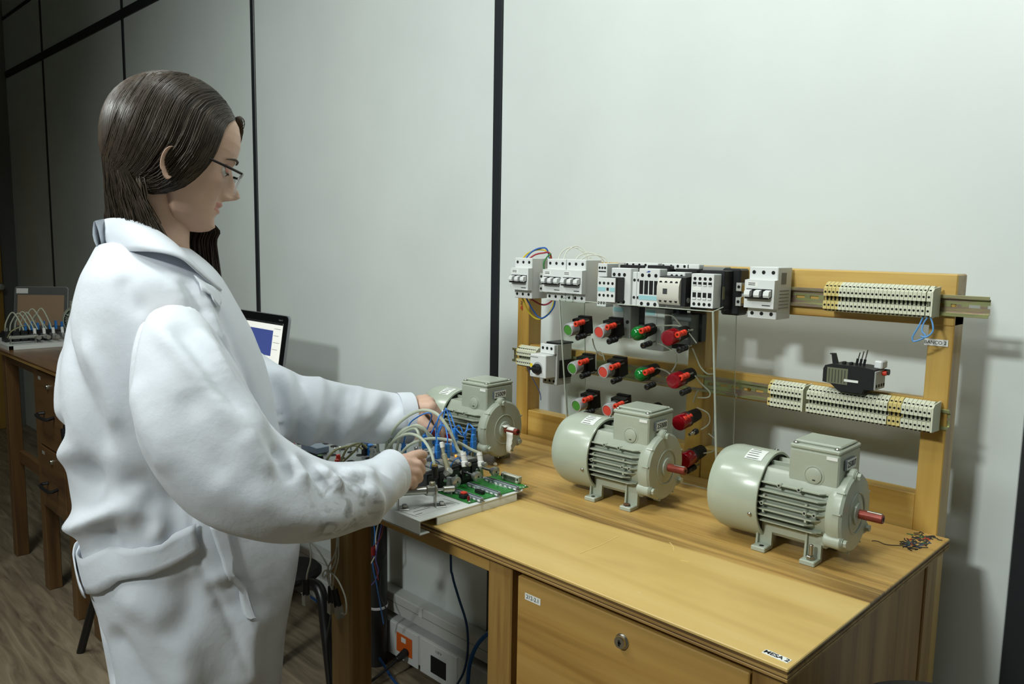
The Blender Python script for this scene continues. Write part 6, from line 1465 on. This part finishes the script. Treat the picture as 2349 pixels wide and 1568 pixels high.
for i in range(NZ+1):
    z = 225*(1-math.cos(PI*i/NZ))/2 if False else 225*i/NZ
    fy, by, wv = ip(z, FZ, FYv), ip(z, BZ, BY), ip(z, WZ, WV); row = []
    yc = min(ip(z, [0, 60, 225], [22, 0, -4]), fy-1)
    for k in range(NT):
        t = 2*PI*k/NT; ct, st = math.cos(t), math.sin(t)
        pf = 2.25 if ct > 0 else 2.0
        y = yc+(fy-yc if ct > 0 else yc-by)*math.copysign(abs(ct)**(2/pf), ct); x = wv*math.copysign(abs(st)**(2/2.25), st)
        if ct > 0:
            ax_ = abs(x); fr = ct
            # nose
            a = ip(z, [59, 63, 66, 70, 75, 80, 88, 100, 110, 117], [0, 7, 15, 23, 27.5, 25, 18, 9.5, 4, 0]); sg = ip(z, [60, 66, 74, 85, 117], [12.5, 12, 9.5, 7.5, 7])
            y += a*math.exp(-(x/sg)**2)
            y += 6.5*math.exp(-((ax_-12.5)/5)**2-((z-67.5)/5.5)**2)                      # alae
            y -= 4.5*math.exp(-((ax_-6.5)/3)**2-((z-62.2)/2.6)**2)                       # nostrils
            y -= 9.5*math.exp(-((ax_-31)/14)**2-((z-108)/9.5)**2)                        # eye sockets
            y += 8.0*math.exp(-((ax_-31)/11)**2-((z-106.5)/7)**2)                        # eyeball and lids
            y += 2.6*math.exp(-((ax_-28)/17)**2-((z-122)/5)**2)                          # brow ridge
            y += 3.2*math.exp(-((ax_-44)/13)**2-((z-86)/12)**2)                          # cheek
            y -= 2.0*math.exp(-((ax_-24)/6)**2-((z-58)/14)**2)                           # fold beside mouth
            cx_ = math.exp(-(x/24)**4); lw = math.exp(-(x/19)**4)
            y += cx_*ip(z, [0, 9, 18, 27, 32, 41, 50, 58, 66], [2, 7, 9, 4.5, 3.0, 4.0, 4.5, 4.0, 2.5])
            y += lw*(3.0*math.exp(-((z-54)/3.2)**2)+3.0*math.exp(-((z-42)/3.4)**2)-1.6*math.exp(-((z-48)/1.5)**2))
            y += 2.0*math.exp(-(x/14)**2-((z-17)/8)**2)
        row.append(tuple(hp(x/1000, y/1000, (z-92)/1000)))
    rows.append(row)
head = MB().grid(rows, cv=True); head.f.append(tuple(range(NT))[::-1]); head.m.append(0); head.f.append(tuple(range(NZ*NT, (NZ+1)*NT))); head.m.append(0)
# lip colour by region
for fi, f in enumerate(head.f[:-2]):
    i, k = divmod(f[0], NT); z = 225*i/NZ; t = 2*PI*k/NT
    x = abs(ip(z, WZ, WV)*math.sin(t)) if math.cos(t) > 0 else 99
    zu, zl = 57.2-.10*x, 38.6+.16*x
    if math.cos(t) > 0 and x < 22 and zl < z < zu: head.m[fi] = 1
# ears
def ear(s):
    mb = MB(); G = []
    prof = [(0, 0), (.4, .0), (.75, .004), (.93, .0085), (1.0, .0105), (1.03, .0075), (1.0, .003), (.9, -.002)]
    for k in range(40):
        a = 2*PI*k/40; ry = (.0175+.0015*math.sin(a)); rz = .031 if math.sin(a) > 0 else .029
        fl_ = 1.0 if math.sin(a) > -.5 else .8
        G.append([tuple(hp(s*(.069+h*(.55+.45*(-math.cos(a)))+.010*(-math.cos(a)*.5+.5)*r), -.013+.8*ry*r*math.cos(a)*fl_, -.006+.80*rz*r*math.sin(a))) for r, h in prof])
    mb.grid(G, cu=True); return mb
body = MB(); body.v = head.v; body.f = head.f; body.m = head.m
for s in (1, -1): e_ = ear(s); body.add(e_.v, e_.f)
# neck, trunk and limbs under the clothes
bod = MB()
caps(bod, [hp(0, -.012, .0), hp(0, -.022, -.045), (0.2404,-0.9959,1.3053), (0.2369,-1.0009,1.2634)], [.058, .0500, .0500, .062], 24)
caps(bod, [hp(0, .012, -.060), (0.2542,-0.9927,1.2776)], [.030, .046], 24)
bm_ = remesh(bod, .004, 10, .5); tmpb = from_mesh(bm_); body.add(tmpb.v, tmpb.f)
trunk = MB(); tr_r = [ring(c, TOR[k][1]*.78, TOR[k][2]*.78) for k, c in enumerate(P0[1:13], 1)]
loft(trunk, tr_r)
for P, rr in ((SRP, SRR), (SLP, SLR)): caps(trunk, [P[k] for k in range(0, len(P), 5)], [.026]+[.034]*(len(range(0, len(P), 5))-3)+[.026, .020])
HIP = P0[12]; legs = []
for s in (1, -1):
    h0 = HIP+RT*(.075*s)-FW*.01; kn = Vector((h0.x, h0.y, .42))+FW*.02; an = Vector((h0.x, h0.y, .05))-FW*.005
    legs.append((h0, kn, an)); caps(trunk, [h0, kn, an, an+FW*.09-Vector((0,0,.045))], [.070, .048, .034, .026])
tm = remesh(trunk, .010, 2, .5); tmpb = from_mesh(tm); body.add(tmpb.v, tmpb.f)
for m_ in (hme, hml): tmpb = from_mesh(m_); body.add(tmpb.v, tmpb.f)
bo = body.build('body', [SKIN, LIPS], pe, 180, fixn=False)
# trousers and shoes
tro = MB()
for h0, kn, an in legs: caps(tro, [h0+Vector((0,0,.05)), kn, an+Vector((0,0,.01))], [.083, .062, .050])
tq = remesh(tro, .008, 4, .5); tq.transform(iv); tq.materials.append(mat('dark_denim', (44, 48, 60), .8, bump=.1, bscale=300)); link('trousers', tq, pe)
for h0, kn, an in legs:
    sh_ = MB(); c0 = Vector((an.x, an.y, FL)); G = []
    for i in range(13):
        u = i/12; w = .036*math.sin(PI*min(1, .12+u*.88))**.45; hgt = .075*(1-u)**.8+.028
        G.append([tuple(c0+FW*(-.07+.245*u)+RT*(w*math.cos(a))+UP*(max(0, hgt*math.sin(a)))) for a in [PI*k/12 for k in range(13)]])
    sh_.grid(G); sh_.f.append(tuple(range(13))); sh_.m.append(0); sh_.f.append(tuple(range(12*13, 13*13))); sh_.m.append(0)
    sh_.add([G[i][0] for i in range(13)]+[G[i][12] for i in range(13)], [(i, i+1, 14+i, 13+i) for i in range(12)])
    sh_.build('shoe', BLACKM, pe, 50)
# nails
def nail(p, nrm, along, a=.0058, b=.0078):
    n = Vector(nrm).normalized(); u = Vector(along); u = (u-n*u.dot(n)).normalized(); v = n.cross(u); mb = MB(); G = []
    for i in range(6):
        t = PI/2*i/5; G.append([tuple(Vector(p)+u*(b*math.cos(t)*math.cos(k*PI/8))+v*(a*math.cos(t)*math.sin(k*PI/8))+n*(.0022*math.sin(t))) for k in range(16)])
    mb.grid(G, cv=True).build('fingernail', NAIL, bo, 80)
CAMDIR = Vector((.80, -.55, .25))
tq1 = Vector((0.4254,-0.5677,0.9327)); nail(tq1, (.75, -.52, .42), Vector((0.4222,-0.5596,0.9241))-Vector((0.4133,-0.5662,0.937)), .0068, .0095)
# eyes, brows
for s in (1, -1):
    e0 = hp(.031*s, .0640, .0140); MB().sphere(tuple(e0), .0122, 20, 14).build('eyeball', mat('eye_white', (214, 210, 204), .2), bo)
    MB().sphere(tuple(e0+HF2*.0075-HU2*.003), .0058, 14, 10).build('iris', mat('iris_brown', (60, 40, 26), .2), bo)
    lid = MB(); G = []
    for i in range(9):
        a = -1.15+2.3*i/8; G.append([tuple(e0+(HF2*math.cos(a)*math.cos(b_)+HR*math.sin(a)*s+HU2*math.sin(b_)*math.cos(a))*.0130) for b_ in (-.38, 0, .45, .9, 1.4)])
    lid.grid(G).build('eyelid', mat('eyelid_pink', (190, 136, 118), .5), bo, 80)
    MB().tube([tuple(e0+(HF2*math.cos(a)+HR*math.sin(a)*s)*.0134-HU2*.0048) for a in (-.9, -.4, .1, .6, 1.05)], [.0004, .0009, .0011, .0010, .0004], 6, sub=4).build('eyelash', BLACKM, bo)
    MB().tube([hp(.014*s, .0875, .0300), hp(.026*s, .0865, .0335), hp(.038*s, .0790, .0340), hp(.050*s, .0655, .0295)], [.0010, .0022, .0020, .0007], 7, sub=5).build('eyebrow', mat('brow_brown', (70, 56, 44), .7), bo)
# ---------------------------------------------------------------- glasses
gl = MB().tube([hp(.072, .002, .0225), hp(.074, .035, .0190), hp(.0715, .0700, .0150), hp(.066, .0880, .0130)], [.0017, .0019, .0021, .0021], 8, sub=5)
gl.tube([hp(-.072, .002, .0225), hp(-.074, .035, .0190), hp(-.0715, .0700, .0150), hp(-.066, .0880, .0130)], [.0017, .0019, .0021, .0021], 8, sub=5)
gl.tube([hp(-.066, .0885, .0130), hp(-.035, .0965, .0160), hp(-.010, .0985, .0130), hp(.010, .0985, .0130), hp(.035, .0965, .0160), hp(.066, .0885, .0130)], .0020, 8, sub=5)
go = gl.build('glasses', mat('dark_frame', (30, 26, 28), .3), pe)
for s in (1, -1):
    rim = [(.012, .0955, .010), (.020, .0945, -.0120), (.040, .0900, -.0180), (.058, .0850, -.0100), (.064, .0865, .0080), (.050, .0930, .0150), (.030, .0965, .0155)]
    c_ = Vector((.038, .0915, .0))
    G = [[tuple(hp(*( (c_.x+(x-c_.x)*k)*(s if j == 0 else 1), c_.y+(y-c_.y)*k, c_.z+(z-c_.z)*k))) for k in (0, .5, 1) for j in (0,)] for x, y, z in [tuple(v) for v in smooth([Vector(p) for p in rim+[rim[0]]], 5)][:-1]]
    o = MB().grid(G, cu=True).build('lens', mat('lens_glass', (200, 196, 196), .05, alpha=.35), go, 60); sm = o.modifiers.new('t', 'SOLIDIFY'); sm.thickness = .0024
# ---------------------------------------------------------------- hair
HAIR = mat('brown_hair', (70, 60, 50), .34, var=.3, vscale=45, spec=.6); HAIRD = mat('hair_under', (46, 38, 32), .6)
HC = (0, -.004, .045)
def hr_(d):
    x, y, z = d; b = .092 if y > 0 else .107; c = .097 if z > 0 else .125
    return 1/math.sqrt((x/.084)**2+(y/b)**2+(z/c)**2)
def hpt(d, k=1.0, lift=0):
    d = Vector(d).normalized(); r = hr_(d)*k+lift; return hp(HC[0]+d.x*r, HC[1]+d.y*r, HC[2]+d.z*r)
cap = MB(); NU, NV2 = 60, 96; keep = []
vv = [[Vector((math.sin(PI*i/NU)*math.cos(2*PI*k/NV2), math.sin(PI*i/NU)*math.sin(2*PI*k/NV2), math.cos(PI*i/NU))) for k in range(NV2)] for i in range(NU+1)]
idx = 0; V_ = [tuple(hpt(d, .975)) for r in vv for d in r]; F_ = []
for i in range(NU):
    for k in range(NV2):
        d = (vv[i][k]+vv[i+1][(k+1) % NV2])/2
        if d.y > (.34 if d.x > 0 else .2)+.62*max(-.35, d.z) or d.z < -.93 or (d.z < -.25 and d.y > -.30): continue
        ex, ey = d.y*hr_(d)+HC[1]+.020, d.z*hr_(d)+HC[2]+.007
        if d.x > .4 and (ex/.014)**2+(ey/.023)**2 < 1: continue
        F_.append((i*NV2+k, (i+1)*NV2+k, (i+1)*NV2+(k+1) % NV2, i*NV2+(k+1) % NV2))
cap.add(V_, F_); ho = cap.build('hair', HAIRD, pe, 80, fixn=False)
RH = random.Random(5)
def qdir(ds, t):
    n = len(ds)-1; u = t*n; i = min(int(u), n-1); f = u-i
    a, b, c, d = ds[max(i-1, 0)], ds[i], ds[i+1], ds[min(i+2, n)]
    return (.5*((2*b)+(c-a)*f+(2*a-5*b+4*c-d)*f*f+(3*b-a-3*c+d)*f**3)).normalized()
def hair_mesh(name, S, rad, m, parent):
    """S: (n, k, 3) strand points -> one mesh of thin three sided tubes"""
    S = np.asarray(S, float); n, k, _ = S.shape
    T = np.gradient(S, axis=1); T /= np.linalg.norm(T, axis=2, keepdims=True)+1e-9
    ref = S.mean(1, keepdims=True)-np.array(tuple(HO)); A = np.cross(T, np.broadcast_to(ref, S.shape)); A /= np.linalg.norm(A, axis=2, keepdims=True)+1e-9; B = np.cross(T, A)
    r = np.interp(np.linspace(0, 1, k), np.linspace(0, 1, len(rad)), rad)[None, :, None]
    V = np.stack([S+r*(A*math.cos(q)+B*math.sin(q)) for q in (0, 2.094, 4.189)], 2).reshape(-1, 3)
    M4 = np.array(world_of(parent).inverted()); V = V@M4[:3, :3].T+M4[:3, 3]
    base = (np.arange(n)[:, None, None]*k+np.arange(k-1)[None, :, None])*3; c = np.arange(3)[None, None, :]; c2 = (c+1) % 3
    F = np.stack([base+c, base+c2, base+3+c2, base+3+c], -1).reshape(-1, 4)
    me = bpy.data.meshes.new(name); me.from_pydata(V.tolist(), [], F.tolist()); me.materials.append(m)
    me.polygons.foreach_set('use_smooth', np.ones(len(me.polygons), bool)); o = link(name, me, parent); o['kind'] = 'stuff'; return o
def mixv(a, b, t): return Vector(a).lerp(Vector(b), t)
TAIL = smooth([Vector(p) for p in ((0.3031,-1.0224,1.3095), (0.2647,-1.036,1.3107), (0.1766,-1.0334,1.3129))], 8)
S = []
for side in (1, -1):
    NS = 4200 if side > 0 else 2200
    for k in range(NS):
        u = (k+RH.random())/NS
        start = mixv((.15, .80, .60), (.06, -.60, .80), u)
        if side > 0: ds = [start, mixv((.74, .60, .34), (.42, -.80, .46), u**.7), mixv((.83, .46, -.34), (.46, -.88, .0), u**.7), mixv((.62, .06, -.76), (.34, -.86, -.40), u**.8), mixv((.42, -.40, -.80), (.14, -.80, -.62), u)]
        else: ds = [start, mixv((-.30, .88, .46), (-.42, -.80, .46), u**.7), mixv((-.78, .60, .02), (-.46, -.88, .0), u**.7), mixv((-.88, -.05, -.45), (-.34, -.86, -.40), u), mixv((-.60, -.45, -.80), (-.14, -.80, -.62), u)]
        cl_ = math.sin(u*57)*.5+math.sin(u*131+1)*.5          # locks
        jit = Vector((RH.gauss(0, .028), RH.gauss(0, .028)+.03*cl_, RH.gauss(0, .028))); ds = [Vector(d)+jit*(.3+.35*i) for i, d in enumerate(ds)]
        lift = RH.uniform(-.003, .0025)+.0022*cl_; pts = []; bad = False
        for s in range(15):
            t = s/14; d = qdir(ds, t); k_ = .985+(.05 if side < 0 and u < .35 else 0)*math.sin(PI*t)
            p = hpt(d, k_, lift*min(1, 4*t)); r_ = hr_(d)
            if side > 0 and ((d.y*r_+HC[1]+.020)/.0135)**2+((d.z*r_+HC[2]+.006)/.022)**2 < 1: bad = True
            pts.append(tuple(p))
        if bad and RH.random() < .93: continue
        tail = (TAIL[int(u*(len(TAIL)-1))] if side > 0 else Vector((0.1693,-0.9839,1.3132)).lerp(TAIL[-1], u))+Vector((RH.gauss(0, .004), RH.gauss(0, .004), 0))
        p_ = Vector(pts[-1]); pts += [tuple(p_.lerp(tail, .5)+(p_-HO)*.04), tuple(tail), tuple(tail-UP*.025+FW*.012)]
        S.append(pts)
for k in range(1500):     # back of the neck
    u = RH.random(); d0 = Vector((RH.uniform(-.2, .72), -.85, RH.uniform(-.1, .2))).normalized()
    d1 = Vector((d0.x*.9, -.80, -.42)).normalized(); d2 = Vector((d0.x*.8, -.62, -.70)).normalized(); f = min(1, max(0, (.72-d0.x)/.7))
    tail = TAIL[int(f*(len(TAIL)-1))]+Vector((RH.gauss(0, .005), RH.gauss(0, .005), 0)); q = [hpt(qdir([d0, d1, d2], t/9), .97, RH.uniform(-.001, .001)) for t in range(10)]
    q += smooth([q[-1], q[-1].lerp(tail, .5), tail, tail-UP*.025+FW*.012], 3)[1:9]
    S.append([tuple(p) for p in q[:18]])
for k in range(1400):     # back of the crown
    x0 = RH.uniform(-.45, .62); d0 = Vector((x0*.45, RH.uniform(-.55, -.05), .85)); d1 = Vector((x0, -.88, RH.uniform(.3, .5))); d2 = Vector((x0, -.90, -.15)); d3 = Vector((x0*.8, -.72, -.62)); f = min(1, max(0, (.62-x0)/.62)); jit = Vector((RH.gauss(0, .03), 0, RH.gauss(0, .03)))
    tail = TAIL[int(f*(len(TAIL)-1))]+Vector((RH.gauss(0, .005), RH.gauss(0, .005), 0)); l_ = RH.uniform(-.001, .002); q = [hpt(qdir([d0, d1+jit, d2+jit, d3+jit], t/13), .985, l_) for t in range(14)]
    q += smooth([q[-1], q[-1].lerp(tail, .5), tail, tail-UP*.025], 2)[1:5]; S.append([tuple(p) for p in q[:18]])
hair_mesh('hair_strands', S, [.0004, .0007, .0008, .0008, .0006], HAIR, ho)
S = []
for k in range(600):      # loose volume over the far side of the forehead
    a = Vector((RH.uniform(-.1, .15), .80, .60)); b = Vector((RH.uniform(-.34, -.1), .93, RH.uniform(.36, .52))); c = Vector((RH.uniform(-.66, -.4), .86, RH.uniform(.0, .3))); e = Vector((-.86, .45, RH.uniform(-.35, -.05))); l_ = RH.uniform(.002, .012)
    S.append([tuple(hpt(qdir([a, b, c, e], t/13), 1.0, l_*math.sin(PI*min(1, .1+t/14)))) for t in range(14)])
for k in range(60):
    a = Vector((RH.uniform(-.25, .1), .78, .62)); b = Vector((-.3, .95, .55))+Vector((RH.gauss(0, .06), 0, RH.gauss(0, .06))); c = Vector((RH.uniform(-.75, -.45), .78, RH.uniform(-.05, .35))); l_ = RH.uniform(.006, .020)
    S.append([tuple(hpt(qdir([a, b, c], t/13), 1.0, l_*math.sin(PI*min(1, .1+t/14)))) for t in range(14)])
hair_mesh('fringe', S, [.0003, .0005, .0004], mat('light_hair', (96, 80, 64), .4), ho)
# long lock over the far shoulder
lock_ = MB(); 
for k in range(420):
    u = RH.random(); v = RH.random()
    a = hp(-.062+.02*v, -.03+.03*u, -.035); b = Vector((0.2073,-0.9314,1.2779)).lerp(Vector((0.2403,-0.8916,1.2788)), u)+RT*RH.uniform(-.012, .012); c = Vector((0.2288,-0.938,1.1978)).lerp(Vector((0.2649,-0.8955,1.197)), u**.9)+RT*RH.uniform(-.012, .012); d = Vector((0.253,-0.9233,1.1028)).lerp(Vector((0.2736,-0.9004,1.118)), u)
    lock_.tube([a, b+Vector((0,0,.03)), b, c, d], [.0008, .0011, .0011, .0011, .0006], 3, sub=5, cap=False)
lock_.build('long_lock', mat('dark_hair', (58, 47, 39), .4, var=.2, vscale=50), ho, 180, fixn=False)['kind'] = 'stuff'
